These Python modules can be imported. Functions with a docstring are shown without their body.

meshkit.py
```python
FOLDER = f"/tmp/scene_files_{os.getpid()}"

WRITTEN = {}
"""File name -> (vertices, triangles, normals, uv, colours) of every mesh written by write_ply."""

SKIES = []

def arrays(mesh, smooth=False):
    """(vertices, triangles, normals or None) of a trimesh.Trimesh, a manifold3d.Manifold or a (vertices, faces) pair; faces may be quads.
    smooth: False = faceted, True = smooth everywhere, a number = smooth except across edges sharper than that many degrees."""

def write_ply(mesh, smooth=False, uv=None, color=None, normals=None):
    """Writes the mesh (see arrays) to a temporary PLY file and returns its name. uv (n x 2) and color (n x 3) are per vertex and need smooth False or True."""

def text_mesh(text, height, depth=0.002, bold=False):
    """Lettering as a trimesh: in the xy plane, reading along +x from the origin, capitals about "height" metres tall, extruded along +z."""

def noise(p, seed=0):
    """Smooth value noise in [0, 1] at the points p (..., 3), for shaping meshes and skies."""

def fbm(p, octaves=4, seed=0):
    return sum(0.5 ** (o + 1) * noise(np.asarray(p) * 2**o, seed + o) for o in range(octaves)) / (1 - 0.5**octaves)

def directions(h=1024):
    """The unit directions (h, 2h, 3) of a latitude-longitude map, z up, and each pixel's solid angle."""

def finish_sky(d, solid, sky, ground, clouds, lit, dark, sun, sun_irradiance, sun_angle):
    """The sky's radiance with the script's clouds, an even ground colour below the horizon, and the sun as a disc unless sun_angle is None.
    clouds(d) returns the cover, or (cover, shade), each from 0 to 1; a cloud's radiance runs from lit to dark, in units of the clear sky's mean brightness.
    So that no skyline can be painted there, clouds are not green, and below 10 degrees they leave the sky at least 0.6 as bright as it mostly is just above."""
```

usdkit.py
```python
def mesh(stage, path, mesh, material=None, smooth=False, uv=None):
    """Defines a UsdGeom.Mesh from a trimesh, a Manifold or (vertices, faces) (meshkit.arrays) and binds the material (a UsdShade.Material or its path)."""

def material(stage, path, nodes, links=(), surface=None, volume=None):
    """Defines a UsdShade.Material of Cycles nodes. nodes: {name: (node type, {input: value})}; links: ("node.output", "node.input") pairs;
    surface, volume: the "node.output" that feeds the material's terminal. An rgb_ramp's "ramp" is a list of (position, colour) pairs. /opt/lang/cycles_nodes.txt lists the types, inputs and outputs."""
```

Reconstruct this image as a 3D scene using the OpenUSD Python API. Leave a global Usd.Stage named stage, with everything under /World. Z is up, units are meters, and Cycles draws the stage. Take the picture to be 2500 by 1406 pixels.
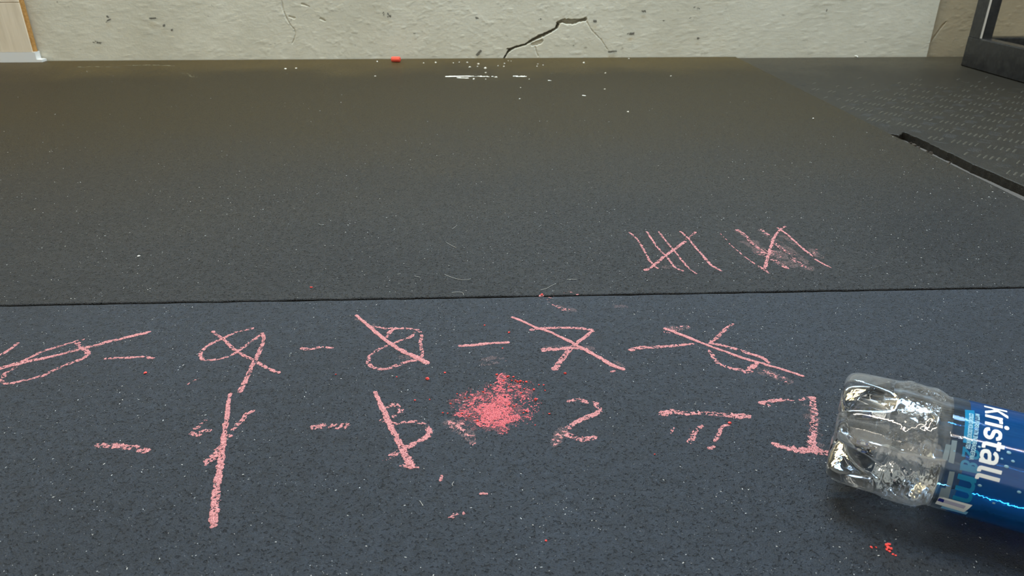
import math, random
import numpy as np
import trimesh, manifold3d, shapely
from shapely.geometry import Polygon
from pxr import Usd, UsdGeom, UsdLux, UsdShade, Gf, Sdf
import usdkit, meshkit

stage = Usd.Stage.CreateInMemory()
UsdGeom.SetStageUpAxis(stage, UsdGeom.Tokens.z)
UsdGeom.SetStageMetersPerUnit(stage, 1.0)
world = UsdGeom.Xform.Define(stage, '/World')
stage.SetDefaultPrim(world.GetPrim())
UsdGeom.Scope.Define(stage, '/World/Looks')

# ------------------------------------------------------------------ camera, light, exposure
CAM = np.array([0.0, 0.0, 0.28])                 # phone held low over the mats
PITCH, YAW, ROLL = 0.45545, 0.04118, 0.00053     # radians; yaw to the right of the wall normal
FPX = 1790.0                                     # focal length in pixels of a 2500 wide frame
EXPOSURE = 0.08
D_WALL = 1.837                                   # wall plane y
Y_SEAM = 0.554                                   # seam between near and far mat
X_SEAM = 0.6217                                  # right edge of the far mat

fwd = np.array([math.sin(YAW) * math.cos(PITCH), math.cos(YAW) * math.cos(PITCH), -math.sin(PITCH)])
rt = np.array([math.cos(YAW), -math.sin(YAW), 0.0])
up = np.cross(rt, fwd)
rt, up = math.cos(ROLL) * rt + math.sin(ROLL) * up, -math.sin(ROLL) * rt + math.cos(ROLL) * up
cam = UsdGeom.Camera.Define(stage, '/World/camera')
m = Gf.Matrix4d(1)
for i, v in enumerate((rt, up, -fwd)):
    m.SetRow(i, Gf.Vec4d(*map(float, v), 0))
m.SetRow(3, Gf.Vec4d(*map(float, CAM), 1))
cam.AddTransformOp().Set(m)
cam.CreateHorizontalApertureAttr(5.76)
cam.CreateVerticalApertureAttr(5.76 * 1406 / 2500)
cam.CreateFocalLengthAttr(5.76 * FPX / 2500)
cam.CreateClippingRangeAttr(Gf.Vec2f(0.01, 50))
cam.CreateFStopAttr(3.2)
cam.CreateFocusDistanceAttr(0.58)
cam.CreateExposureAttr(EXPOSURE)


def rect_light(name, pos, target, w, h, color, power, spread=None):
    """a lamp of w x h metres at pos facing target; power is radiance"""
    l = UsdLux.RectLight.Define(stage, '/World/' + name)
    z = np.array(pos, float) - np.array(target, float); z /= np.linalg.norm(z)
    x = np.cross([0, 0, 1.0], z)
    x = np.array([1.0, 0, 0]) if np.linalg.norm(x) < 1e-6 else x / np.linalg.norm(x)
    y = np.cross(z, x)
    mm = Gf.Matrix4d(1)
    for i, v in enumerate((x, y, z)):
        mm.SetRow(i, Gf.Vec4d(*map(float, v), 0))
    mm.SetRow(3, Gf.Vec4d(*map(float, pos), 1))
    l.AddTransformOp().Set(mm)
    l.CreateWidthAttr(w); l.CreateHeightAttr(h)
    l.CreateColorAttr(Gf.Vec3f(*color)); l.CreateIntensityAttr(power)
    return l


# daylight through the skylight in the ceiling and the high window in the back wall, two warm tube lamps under the ceiling, and an added front fill behind the camera
rect_light('daylight', (0.15, 1.05, 2.40), (0.10, 0.55, 0.0), 1.8, 0.5, (0.47, 0.72, 1.0), 20.5)
rect_light('window_light', (0.30, D_WALL - 0.05, 1.55), (0.25, 0.0, 0.3), 1.1, 0.42, (0.46, 0.72, 1.0), 31.0)
rect_light('tube_light', (-0.25, 1.52, 2.36), (-0.25, 1.52, 0), 1.6, 0.10, (1.0, 0.76, 0.34), 74.0)
rect_light('tube_light_001', (-0.1, -0.6, 2.36), (-0.1, -0.6, 0), 1.5, 0.06, (1.0, 0.86, 0.70), 50.0)
rect_light('front_fill_light', (-0.2, -2.55, 1.25), (-0.2, 0.0, 1.2), 4.0, 2.2, (1.0, 0.91, 0.76), 0.8)  # broad unseen fill behind the camera, added to brighten the wall
dome = UsdLux.DomeLight.Define(stage, '/World/sky')
dome.CreateColorAttr(Gf.Vec3f(0.8, 0.9, 1.0)); dome.CreateIntensityAttr(0.05)

# ------------------------------------------------------------------ helpers
rng = np.random.default_rng(7)
_used = {}


def numbered(base):
    k = _used.get(base, -1) + 1
    _used[base] = k
    return base if k == 0 else f'{base}_{k:03d}'


def ray(px, py):
    d = fwd + rt * (px - 1250) / FPX - up * (py - 703) / FPX
    return d / np.linalg.norm(d)


def floor_at(px, py, z=0.0):
    d = ray(px, py)
    return CAM + d * (z - CAM[2]) / d[2]


def wall_at(px, py, y=D_WALL):
    d = ray(px, py)
    return CAM + d * (y - CAM[1]) / d[1]


def data(prim, label=None, cat=None, group=None, kind=None):
    for k, v in (('label', label), ('category', cat), ('group', group), ('kind', kind)):
        if v:
            prim.SetCustomDataByKey(k, v)
    return prim


def path_of(parent):
    return '/World' if parent is None else str(parent.GetPath())


def thing(name, label, cat, loc=(0, 0, 0), group=None, kind=None):
    x = UsdGeom.Xform.Define(stage, numbered('/World/' + name))
    if any(loc):
        x.AddTranslateOp().Set(Gf.Vec3d(*map(float, loc)))
    return data(x.GetPrim(), label, cat, group, kind)


def obj(name, mesh, mat, parent=None, smooth=False, label=None, cat=None, group=None, kind=None, loc=None):
    p = usdkit.mesh(stage, numbered(path_of(parent) + '/' + name), mesh, mat, smooth=smooth)
    if loc is not None:
        p.AddTranslateOp().Set(Gf.Vec3d(*map(float, loc)))
    return data(p.GetPrim(), label, cat, group, kind)


def box(x0, x1, y0, y1, z0, z1, bevel=0.0):
    if bevel <= 0:
        b = trimesh.creation.box((x1 - x0, y1 - y0, z1 - z0))
        b.apply_translation(((x0 + x1) / 2, (y0 + y1) / 2, (z0 + z1) / 2))
        return b
    pts = []
    for sx, ax in ((x0, 1), (x1, -1)):
        for sy, ay in ((y0, 1), (y1, -1)):
            for sz, az in ((z0, 1), (z1, -1)):
                c = np.array([sx + ax * bevel, sy + ay * bevel, sz + az * bevel])
                for k, s in ((0, ax), (1, ay), (2, az)):
                    e = c.copy(); e[k] -= s * bevel; pts.append(e)
                pts.append(c - np.array([ax, ay, az]) * bevel * 0.577)
    return trimesh.convex.convex_hull(np.array(pts))


def tube(points, r, n=5):
    P = np.asarray(points, float)
    T = np.gradient(P, axis=0); T /= np.linalg.norm(T, axis=1, keepdims=True)
    a = np.cross(T, [0.13, 0.2, 0.97]); a /= np.linalg.norm(a, axis=1, keepdims=True)
    b = np.cross(T, a)
    th = np.linspace(0, 2 * np.pi, n, endpoint=False)
    v = (P[:, None] + r * (np.cos(th)[None, :, None] * a[:, None] + np.sin(th)[None, :, None] * b[:, None])).reshape(-1, 3)
    f = []
    for i in range(len(P) - 1):
        for j in range(n):
            k = (j + 1) % n
            f += [[i * n + j, i * n + k, (i + 1) * n + k], [i * n + j, (i + 1) * n + k, (i + 1) * n + j]]
    for k in range(1, n - 1):
        f.append([0, k + 1, k]); o = (len(P) - 1) * n; f.append([o, o + k, o + k + 1])
    return trimesh.Trimesh(v, f, process=False)


def spline(pts, step):
    """Catmull-Rom through pts, resampled every step"""
    P = np.asarray(pts, float)
    if len(P) == 2:
        n = max(2, int(np.linalg.norm(P[1] - P[0]) / step) + 1)
        return P[0] + (P[1] - P[0]) * np.linspace(0, 1, n)[:, None]
    Q = np.vstack([2 * P[0] - P[1], P, 2 * P[-1] - P[-2]])
    out = []
    for i in range(1, len(Q) - 2):
        n = max(2, int(np.linalg.norm(Q[i + 1] - Q[i]) / step) + 1)
        t = np.linspace(0, 1, n, endpoint=i == len(Q) - 3)[:, None]
        a, b, c, d = Q[i - 1:i + 3]
        out.append(0.5 * (2 * b + (c - a) * t + (2 * a - 5 * b + 4 * c - d) * t ** 2 + (3 * b - a - 3 * c + d) * t ** 3))
    return np.vstack(out)


def grain(u, v, seed, coarse, fine):
    p = np.stack([u / coarse, v / coarse, np.full_like(u, seed * 3.7)], -1)
    q = np.stack([u / fine, v / fine, np.full_like(u, seed * 1.3 + 9)], -1)
    g = 0.58 * meshkit.noise(p, seed) + 0.42 * meshkit.noise(q, seed + 5)
    return np.clip(0.5 + (g - 0.5) * 1.5, 0.02, 1.0)


def film(field, u0, v0, step, place, thick):
    """The part of a regular grid where field > 0, as a thin domed film; place(u, v, height) gives points."""
    nv, nu = field.shape
    jj, ii = np.meshgrid(np.arange(nu - 1), np.arange(nv - 1))
    a = (ii * nu + jj).ravel(); b = a + 1; c = a + nu; d = c + 1
    tri = np.vstack([np.stack([a, b, d], 1), np.stack([a, d, c], 1)])
    F = field.ravel()
    U = u0 + step * (np.arange(nv * nu) % nu); V = v0 + step * (np.arange(nv * nu) // nu)
    ft = F[tri]; cnt = (ft > 0).sum(1)
    XY = np.stack([U, V, F], -1)
    out = [XY[tri[cnt == 3]]]
    def cut(p, q):
        t = (p[:, 2] / (p[:, 2] - q[:, 2]))[:, None]
        r = p + (q - p) * t; r[:, 2] = 0
        return r
    for n in (1, 2):
        T = tri[cnt == n]
        if len(T) == 0:
            continue
        f = F[T] > 0
        odd = np.argmax(f if n == 1 else ~f, 1)
        T = np.stack([T[np.arange(len(T)), (odd + k) % 3] for k in range(3)], 1)
        p, q, r = XY[T[:, 0]], XY[T[:, 1]], XY[T[:, 2]]
        pq, pr = cut(p, q), cut(p, r)
        if n == 1:
            out.append(np.stack([p, pq, pr], 1))
        else:
            out += [np.stack([pq, q, r], 1), np.stack([pq, r, pr], 1)]
    t = np.concatenate(out).reshape(-1, 3)
    if len(t) == 0:
        return None
    _, first, inv = np.unique(np.round(t[:, :2] / (step * 0.02)).astype(np.int64), axis=0, return_index=True, return_inverse=True)
    t = t[first]; f = inv.reshape(-1, 3)
    f = f[(f[:, 0] != f[:, 1]) & (f[:, 1] != f[:, 2]) & (f[:, 0] != f[:, 2])]
    h = thick * np.clip(t[:, 2] / 0.35, 0, 1)
    return trimesh.Trimesh(place(t[:, 0], t[:, 1], h), f, process=False)


DENS = 0.79


def cover(strokes, to_uv, step, seed, coarse, fine, wobble=0.0):
    """strokes: (pixel polyline, width at start, width at end, density). Returns the coverage minus grain field."""
    S = []
    for pts, w0, w1, dens in strokes:
        dens = dens * DENS if dens < 1.0 else dens * 0.93
        uv = spline(np.array([to_uv(*p) for p in pts]), step * 2)
        n = len(uv)
        t = np.linspace(0, 1, n)
        w = (w0 + (w1 - w0) * t) * 0.5
        w = w * (0.8 + 0.4 * meshkit.noise(np.stack([t * n * step / 0.0016, t * 0 + seed, t * 0], -1), seed))
        if wobble:
            uv = uv + wobble * (np.stack([meshkit.noise(np.stack([t * n * step / 0.002, t * 0 + k, t * 0], -1), seed + 3) for k in (1, 2)], -1) - 0.5)
        S.append((uv, w, dens))
    lo = np.min([(uv - w[:, None] * 1.4).min(0) for uv, w, _ in S], 0) - step * 2
    hi = np.max([(uv + w[:, None] * 1.4).max(0) for uv, w, _ in S], 0) + step * 2
    nu, nv = (np.ceil((hi - lo) / step).astype(int) + 1)
    C = np.zeros((nv, nu))
    for uv, w, dens in S:
        for (x, y), r in zip(uv, w):
            R = r * 1.35
            i0, i1 = int((y - R - lo[1]) / step), int((y + R - lo[1]) / step) + 2
            j0, j1 = int((x - R - lo[0]) / step), int((x + R - lo[0]) / step) + 2
            gy = lo[1] + step * np.arange(i0, i1)[:, None] - y; gx = lo[0] + step * np.arange(j0, j1)[None] - x
            d2 = (gx ** 2 + gy ** 2) / (r * r)
            np.maximum(C[i0:i1, j0:j1], dens * np.clip(1.25 - d2 ** 1.5 * 0.9, 0, 1), out=C[i0:i1, j0:j1])
    u = lo[0] + step * np.arange(nu)[None] + np.zeros((nv, 1)); v = lo[1] + step * np.arange(nv)[:, None] + np.zeros((1, nu))
    return C, u, v, lo


def floor_uv(px, py):
    return floor_at(px, py)[:2]


def on_floor(z):
    return lambda u, v, h: np.stack([u, v, z + h], -1)


_seed = [10]


def chalk(name, strokes, mat, parent, step=0.00026, thick=0.0003, label=None, z=0.00006, gcoarse=0.0015, gfine=0.0005, wide=1.0):
    """Dry chalk drawn over the high spots of the rubber: widths in metres"""
    _seed[0] += 1
    strokes = [(p, a * wide, b * wide, d) for p, a, b, d in strokes]
    C, u, v, lo = cover(strokes, floor_uv, step, _seed[0], gcoarse, gfine, 0.0006)
    g = grain(u, v, 4, gcoarse, gfine)
    mesh = film(np.where(C > 0.02, C - g, -1.0), lo[0], lo[1], step, on_floor(z), thick)
    return obj(name, mesh, mat, parent, smooth=True, label=label)


def pebble(size, seed, flat=0.6):
    r = np.random.default_rng(seed)
    p = r.normal(size=(14, 3)); p /= np.linalg.norm(p, axis=1, keepdims=True)
    p *= (0.75 + 0.5 * r.random((14, 1))) * 0.5
    p *= np.array([1.0, 0.8, flat]) * size
    h = trimesh.convex.convex_hull(p)
    h.apply_translation((0, 0, -h.vertices[:, 2].min()))
    return h


# ------------------------------------------------------------------ materials
def looks(name):
    return '/World/Looks/' + name


def plain(name, color, rough=0.6, spec=0.5, metal=0.0, **kw):
    return usdkit.material(stage, looks(name), {'p': ('principled_bsdf', {'base_color': color, 'roughness': rough, 'specular_ior_level': spec, 'metallic': metal, **kw})}, surface='p.BSDF')


def rubber(name, pit=1.0, base=(0.0175, 0.0228, 0.0315), pit_scale=500.0, rough=0.58, spec=0.42, dust=0.28, dirt=((0.036, 0.028, 0.0145), 0.85, 1.65)):  # dirt: dust plus the warm light falloff near the wall, painted as colour
    n = {
        'geo': ('geometry', {}),
        'big': ('noise_texture', {'scale': 5.0, 'detail': 4.0, 'roughness': 0.6}),
        'mid': ('noise_texture', {'scale': 130.0, 'detail': 5.0, 'roughness': 0.75}),
        'midr': ('map_range', {'from_min': 0.30, 'from_max': 0.70, 'to_min': 0.55, 'to_max': 1.5}),
        'mott': ('mix', {'mix_type': 'multiply', 'fac': 1.0}),
        'bigr': ('rgb_ramp', {'ramp': [(0.3, tuple(c * 0.82 for c in base)), (0.7, tuple(c * 1.22 for c in base))]}),
        'pits': ('noise_texture', {'scale': pit_scale, 'detail': 2.0, 'roughness': 0.55, 'distortion': 0.6}),
        'pitr': ('rgb_ramp', {'ramp': [(0.30, (0, 0, 0)), (0.42, (1, 1, 1))]}),
        'fine': ('noise_texture', {'scale': pit_scale * 2.3, 'detail': 2.0, 'roughness': 0.7}),
        'sum': ('math', {'math_type': 'multiply_add', 'value2': 1.0}),
        'bump': ('bump', {'strength': 0.95 * pit, 'distance': 0.0013}),
        'spk': ('voronoi_texture', {'scale': 900.0, 'feature': 'f1'}),
        'spkr': ('rgb_ramp', {'ramp': [(0.0, (1, 1, 1)), (0.10, (1, 1, 1)), (0.16, (0, 0, 0))]}),
        'spkn': ('white_noise_texture', {'dimensions': '3D'}),
        'spkt': ('math', {'math_type': 'greater_than', 'value2': 0.88}),
        'spkm': ('math', {'math_type': 'multiply'}),
        'spks': ('math', {'math_type': 'multiply', 'value2': dust}),
        'dark': ('mix', {'mix_type': 'multiply', 'fac': 0.22}),
        'col': ('mix', {'color2': (0.33, 0.34, 0.35)}),
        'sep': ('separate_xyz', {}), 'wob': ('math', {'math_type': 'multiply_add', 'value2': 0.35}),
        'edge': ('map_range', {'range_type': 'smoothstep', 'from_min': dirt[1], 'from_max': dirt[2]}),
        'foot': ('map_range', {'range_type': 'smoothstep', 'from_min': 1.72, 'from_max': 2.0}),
        'dirt': ('mix', {'color2': dirt[0]}), 'dirt2': ('mix', {'color2': tuple(2.7 * c for c in dirt[0])}),  # second mix paints the wall reflection as a paler strip at its foot
        'p': ('principled_bsdf', {'roughness': rough, 'specular_ior_level': spec}),
    }
    l = [('geo.position', f'{k}.vector') for k in ('big', 'pits', 'fine', 'spk')] + [
        ('big.fac', 'bigr.fac'), ('pits.fac', 'pitr.fac'), ('fine.fac', 'sum.value1'), ('pitr.color', 'sum.value3'), ('sum.value', 'bump.height'),
        ('spk.distance', 'spkr.fac'), ('spk.position', 'spkn.vector'), ('spkn.value', 'spkt.value1'), ('spkr.color', 'spkm.value1'), ('spkt.value', 'spkm.value2'),
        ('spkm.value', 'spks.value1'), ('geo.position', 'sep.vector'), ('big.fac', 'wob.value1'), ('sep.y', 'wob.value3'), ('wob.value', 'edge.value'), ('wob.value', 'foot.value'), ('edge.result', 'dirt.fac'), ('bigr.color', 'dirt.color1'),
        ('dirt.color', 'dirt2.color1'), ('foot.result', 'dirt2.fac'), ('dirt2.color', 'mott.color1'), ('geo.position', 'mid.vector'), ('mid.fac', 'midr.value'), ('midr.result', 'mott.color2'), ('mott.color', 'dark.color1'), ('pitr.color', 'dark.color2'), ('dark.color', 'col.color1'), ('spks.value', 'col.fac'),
        ('col.color', 'p.base_color'), ('bump.normal', 'p.normal')]
    return usdkit.material(stage, looks(name), n, l, surface='p.BSDF')


M_NEAR = rubber('rubber_near', 1.0)
M_FAR = rubber('rubber_far', 1.0, base=(0.022, 0.0232, 0.025), pit_scale=420.0, rough=0.46, spec=0.24, dirt=((0.025, 0.0170, 0.0045), 0.70, 1.45))  # brown towards the wall paints in the warmer light there
M_RIGHT = rubber('rubber_tread', 0.5, base=(0.015, 0.013, 0.0095), pit_scale=300.0, rough=0.5, spec=0.33, dirt=((0.017, 0.014, 0.0085), 0.95, 1.75))
M_RIB_LIT = plain('rubber_rib_lit', (0.058, 0.054, 0.042), 0.42)  # paler than the other ribs: light caught by this orientation is painted in

def chalk_material(name, c0, c1, cut0, cut1, most):
    """dry powder: fine grain decides where the rubber shows through"""
    return usdkit.material(stage, looks(name), {
        'geo': ('geometry', {}), 'n': ('noise_texture', {'scale': 1300.0, 'detail': 2.0}),
        'r': ('rgb_ramp', {'ramp': [(0.35, c0), (0.65, c1)]}),
        'b': ('bump', {'strength': 0.5, 'distance': 0.0003}),
        'f': ('noise_texture', {'scale': 2100.0, 'detail': 2.0, 'roughness': 0.6}),
        'fr': ('map_range', {'from_min': cut0, 'from_max': cut1, 'to_min': 0.0, 'to_max': most, 'clamp': True}),
        'p': ('principled_bsdf', {'roughness': 0.95, 'specular_ior_level': 0.1}), 't': ('transparent_bsdf', {}), 'm': ('mix_closure', {})},
        [('geo.position', 'n.vector'), ('n.fac', 'r.fac'), ('r.color', 'p.base_color'), ('n.fac', 'b.height'), ('b.normal', 'p.normal'),
         ('geo.position', 'f.vector'), ('f.fac', 'fr.value'), ('fr.result', 'm.fac'), ('t.BSDF', 'm.closure1'), ('p.BSDF', 'm.closure2')], surface='m.closure')


M_CHALK = chalk_material('chalk', (0.38, 0.145, 0.145), (0.70, 0.315, 0.305), 0.33, 0.47, 1.0)
M_CHALK_RED = chalk_material('chalk_powder', (0.52, 0.10, 0.115), (0.74, 0.19, 0.20), 0.36, 0.50, 1.0)
M_DUST = chalk_material('chalk_dust', (0.50, 0.14, 0.15), (0.66, 0.24, 0.24), 0.46, 0.72, 0.65)
M_DUST_PALE = chalk_material('pale_dust', (0.42, 0.24, 0.23), (0.5, 0.34, 0.32), 0.46, 0.74, 0.6)
M_CRUMB = plain('chalk_crumb', (0.80, 0.09, 0.08), 0.9, 0.15)
M_WHITE = plain('plaster_white', (0.78, 0.75, 0.66), 0.8, 0.2)
M_FAINT = plain('plaster_faint', (0.15, 0.135, 0.085), 0.9, 0.2)
M_SPECK = plain('speck', (0.62, 0.62, 0.60), 0.6, 0.4)
M_LINT = plain('lint', (0.50, 0.49, 0.45), 0.8, 0.2)
M_STEEL = usdkit.material(stage, looks('black_steel'), {
    'geo': ('geometry', {}), 'n': ('noise_texture', {'scale': 60.0, 'detail': 4.0}),
    'r': ('rgb_ramp', {'ramp': [(0.35, (0.013, 0.013, 0.0135)), (0.7, (0.021, 0.0205, 0.0195))]}),
    'rr': ('map_range', {'from_min': 0.3, 'from_max': 0.7, 'to_min': 0.20, 'to_max': 0.36}),
    'p': ('principled_bsdf', {'specular_ior_level': 0.5})},
    [('geo.position', 'n.vector'), ('n.fac', 'r.fac'), ('n.fac', 'rr.value'), ('rr.result', 'p.roughness'), ('r.color', 'p.base_color')], surface='p.BSDF')
M_CONCRETE = plain('concrete', (0.10, 0.09, 0.08), 0.9, 0.2)
M_PLASTER = plain('room_plaster', (0.72, 0.71, 0.66), 0.9, 0.2)
M_SCUFF = plain('wall_scuff', (0.17, 0.16, 0.13), 0.9, 0.2)


def wall_paint(name, c0, c1):
    n = {'geo': ('geometry', {}),
         'big': ('noise_texture', {'scale': 6.0, 'detail': 4.0, 'roughness': 0.65}),
         'r': ('rgb_ramp', {'ramp': [(0.32, c0), (0.68, c1)]}),
         'mp': ('mapping', {'scale': (1.0, 1.0, 1.7)}),
         'lump': ('noise_texture', {'scale': 95.0, 'detail': 3.0, 'roughness': 0.6}),
         'lr': ('rgb_ramp', {'ramp': [(0.40, (0, 0, 0)), (0.62, (1, 1, 1))]}),
         'spot': ('noise_texture', {'scale': 42.0, 'detail': 3.0}),
         'sr': ('rgb_ramp', {'ramp': [(0.69, (0, 0, 0)), (0.78, (0.6, 0.6, 0.6))]}),
         'mx': ('mix', {'color2': (0.20, 0.18, 0.13)}),
         'b': ('bump', {'strength': 0.09, 'distance': 0.002}),
         'p': ('principled_bsdf', {'roughness': 0.7, 'specular_ior_level': 0.3})}
    l = [('geo.position', 'big.vector'), ('geo.position', 'mp.vector'), ('mp.vector', 'lump.vector'), ('mp.vector', 'spot.vector'),
         ('big.fac', 'r.fac'), ('lump.fac', 'lr.fac'), ('lr.color', 'b.height'), ('b.normal', 'p.normal'),
         ('spot.fac', 'sr.fac'), ('sr.color', 'mx.fac'), ('r.color', 'mx.color1'), ('mx.color', 'p.base_color')]
    return usdkit.material(stage, looks(name), n, l, surface='p.BSDF')


M_WALL = wall_paint('wall_paint', (0.575, 0.55, 0.445), (0.69, 0.665, 0.555))
M_WALL_R = wall_paint('wall_tan', (0.36, 0.30, 0.20), (0.44, 0.37, 0.25))  # browner tone for the stretch right of the grey wall

# ------------------------------------------------------------------ room shell
XL, XR, YB, ZC = -2.3, 2.5, -2.6, 2.45
X_END = float(wall_at(2264, 132)[0])                # where the grey wall stops


def wall_sheet(x0, x1, y, fine, cracks, seed, step=0.0012, top=0.17):
    """A painted wall's face as a fine height field at the foot, coarse above, with cracks cut into it."""
    xs = [np.arange(x0, fine[0], 0.006), np.arange(fine[0], fine[1], step), np.arange(fine[1], x1, 0.006), [x1]]
    xs = np.unique(np.concatenate([np.asarray(a) for a in xs if len(a)]))
    zs = np.concatenate([np.arange(-0.02, top, step), [0.2, 0.3, 0.8, 1.6, ZC]])
    X, Z = np.meshgrid(xs, zs)
    P = np.stack([X / 0.014, Z / 0.010, np.zeros_like(X)], -1)
    lump = np.clip(meshkit.fbm(P, 3, seed) - 0.55, 0, 1) * 0.0016
    wav = (meshkit.noise(np.stack([X / 0.3, Z / 0.3, Z * 0 + 2], -1), seed) - 0.5) * 0.002
    Y = y - lump + wav
    jag = (meshkit.noise(np.stack([X / 0.004, Z / 0.004, Z * 0], -1), seed + 1) - 0.5)
    for pts, depth in cracks:
        q = np.array([[*wall_at(a, b)[[0, 2]], w] for a, b, w in pts])
        best = np.full(X.shape, 9.0)
        for (ax, az, aw), (bx, bz, bw) in zip(q[:-1], q[1:]):
            L2 = (bx - ax) ** 2 + (bz - az) ** 2
            t = np.clip(((X - ax) * (bx - ax) + (Z - az) * (bz - az)) / L2, 0, 1)
            d = np.hypot(X - ax - t * (bx - ax), Z - az - t * (bz - az))
            w = (aw + (bw - aw) * t) * 0.5
            best = np.minimum(best, d / w + jag * 0.7)
        Y = np.maximum(Y, Y + depth * np.clip((1.35 - best) / 0.6, 0, 1))
    nz, nx = X.shape
    a = (np.arange(nz - 1)[:, None] * nx + np.arange(nx - 1)[None]).ravel()
    f = np.vstack([np.stack([a, a + 1, a + nx + 1], 1), np.stack([a, a + nx + 1, a + nx], 1)])
    v = np.stack([X, Y, Z], -1).reshape(-1, 3)
    # back and ends so that the wall is a solid slab
    slab = box(x0, x1, y + 0.045, y + 0.12, -0.02, ZC)
    end = []
    return trimesh.util.concatenate([trimesh.Trimesh(v, f, process=False), slab] + end)


def z_(pts, w):
    return [(a, b, c) for (a, b), c in zip(pts, w)]


CR = (1200, 3.514)


def c3(pts):
    return [(1200 + x / 3.514, y / 3.514, w) for x, y, w in pts]


crack_main = c3([(96, 520, .002), (135, 455, .003), (160, 425, .005), (195, 408, .003), (290, 382, .0028), (340, 350, .0042), (420, 310, .0062), (490, 280, .0050), (560, 240, .003), (575, 215, .003)])
crack_top = c3([(556, 235, .003), (570, 195, .005), (610, 180, .006), (650, 185, .008), (700, 188, .008), (750, 178, .0055), (805, 165, .006)])
crack_fork = c3([(135, 420, .002), (165, 425, .004), (185, 410, .002)])
crack_chip = c3([(350, 380, .006), (385, 375, .008), (430, 355, .006)])
crack_leg = c3([(372, 400, .0030), (385, 450, .0022), (400, 480, .002)])
crack_hair = c3([(812, 180, .0016), (860, 262, .0020), (940, 340, .0014), (995, 425, .0013)])
crack_left = [(600 + x / 3.514, y / 3.514, w) for x, y, w in [(308, 0, .0012), (316, 75, .0026), (325, 100, .0014), (350, 160, .003), (380, 210, .0012), (415, 250, .0016), (425, 300, .0012), (412, 345, .0016), (398, 372, .0014)]]
crack_chipl = [(600 + x / 3.514, y / 3.514, w) for x, y, w in [(480, 35, .004), (500, 40, .003), (545, 55, .0012)]]
crack_chip2 = [(600 + x / 3.514, y / 3.514, w) for x, y, w in [(370, 140, .002), (420, 156, .003)]]
crack_chip3 = [(600 + x / 3.514, y / 3.514, w) for x, y, w in [(640, 160, .003), (685, 182, .0016)]]
wall = wall_sheet(XL, X_END, D_WALL, (float(wall_at(640, 100)[0]), float(wall_at(1520, 100)[0])),
                  [(crack_main, .030), (crack_top, .022), (crack_fork, .016), (crack_chip, .005), (crack_leg, .002), (crack_hair, .0018), (crack_left, .002), (crack_chipl, .0025), (crack_chip2, .002), (crack_chip3, .002)], 3)
wall_prim = obj('wall_back', wall, M_WALL, smooth=50, label='cracked grey painted plaster wall behind the rubber mats', kind='structure')
crack_tan = [(2250 + x / 6.39, y / 6.39, w) for x, y, w in [(95, 800, .003), (150, 690, .0035), (215, 580, .003), (290, 480, .003), (350, 400, .004), (400, 345, .002)]]
wall2 = wall_sheet(X_END, XR, D_WALL + 0.006, (X_END, 1.3), [(crack_tan, .003)], 8)
obj('wall_right_return', wall2, M_WALL_R, smooth=50, label='tan plastered stretch of wall behind the black steel rack', kind='structure')
obj('floor', box(XL, XR, YB, D_WALL + 0.1, -0.10, -0.015), M_CONCRETE, label='dark concrete floor under the rubber mats', kind='structure')
obj('wall_left', box(XL - 0.1, XL, YB, D_WALL + 0.12, -0.1, ZC), M_PLASTER, kind='structure')
obj('wall_right', box(XR, XR + 0.1, YB, D_WALL + 0.12, -0.1, ZC), M_PLASTER, kind='structure')
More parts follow.
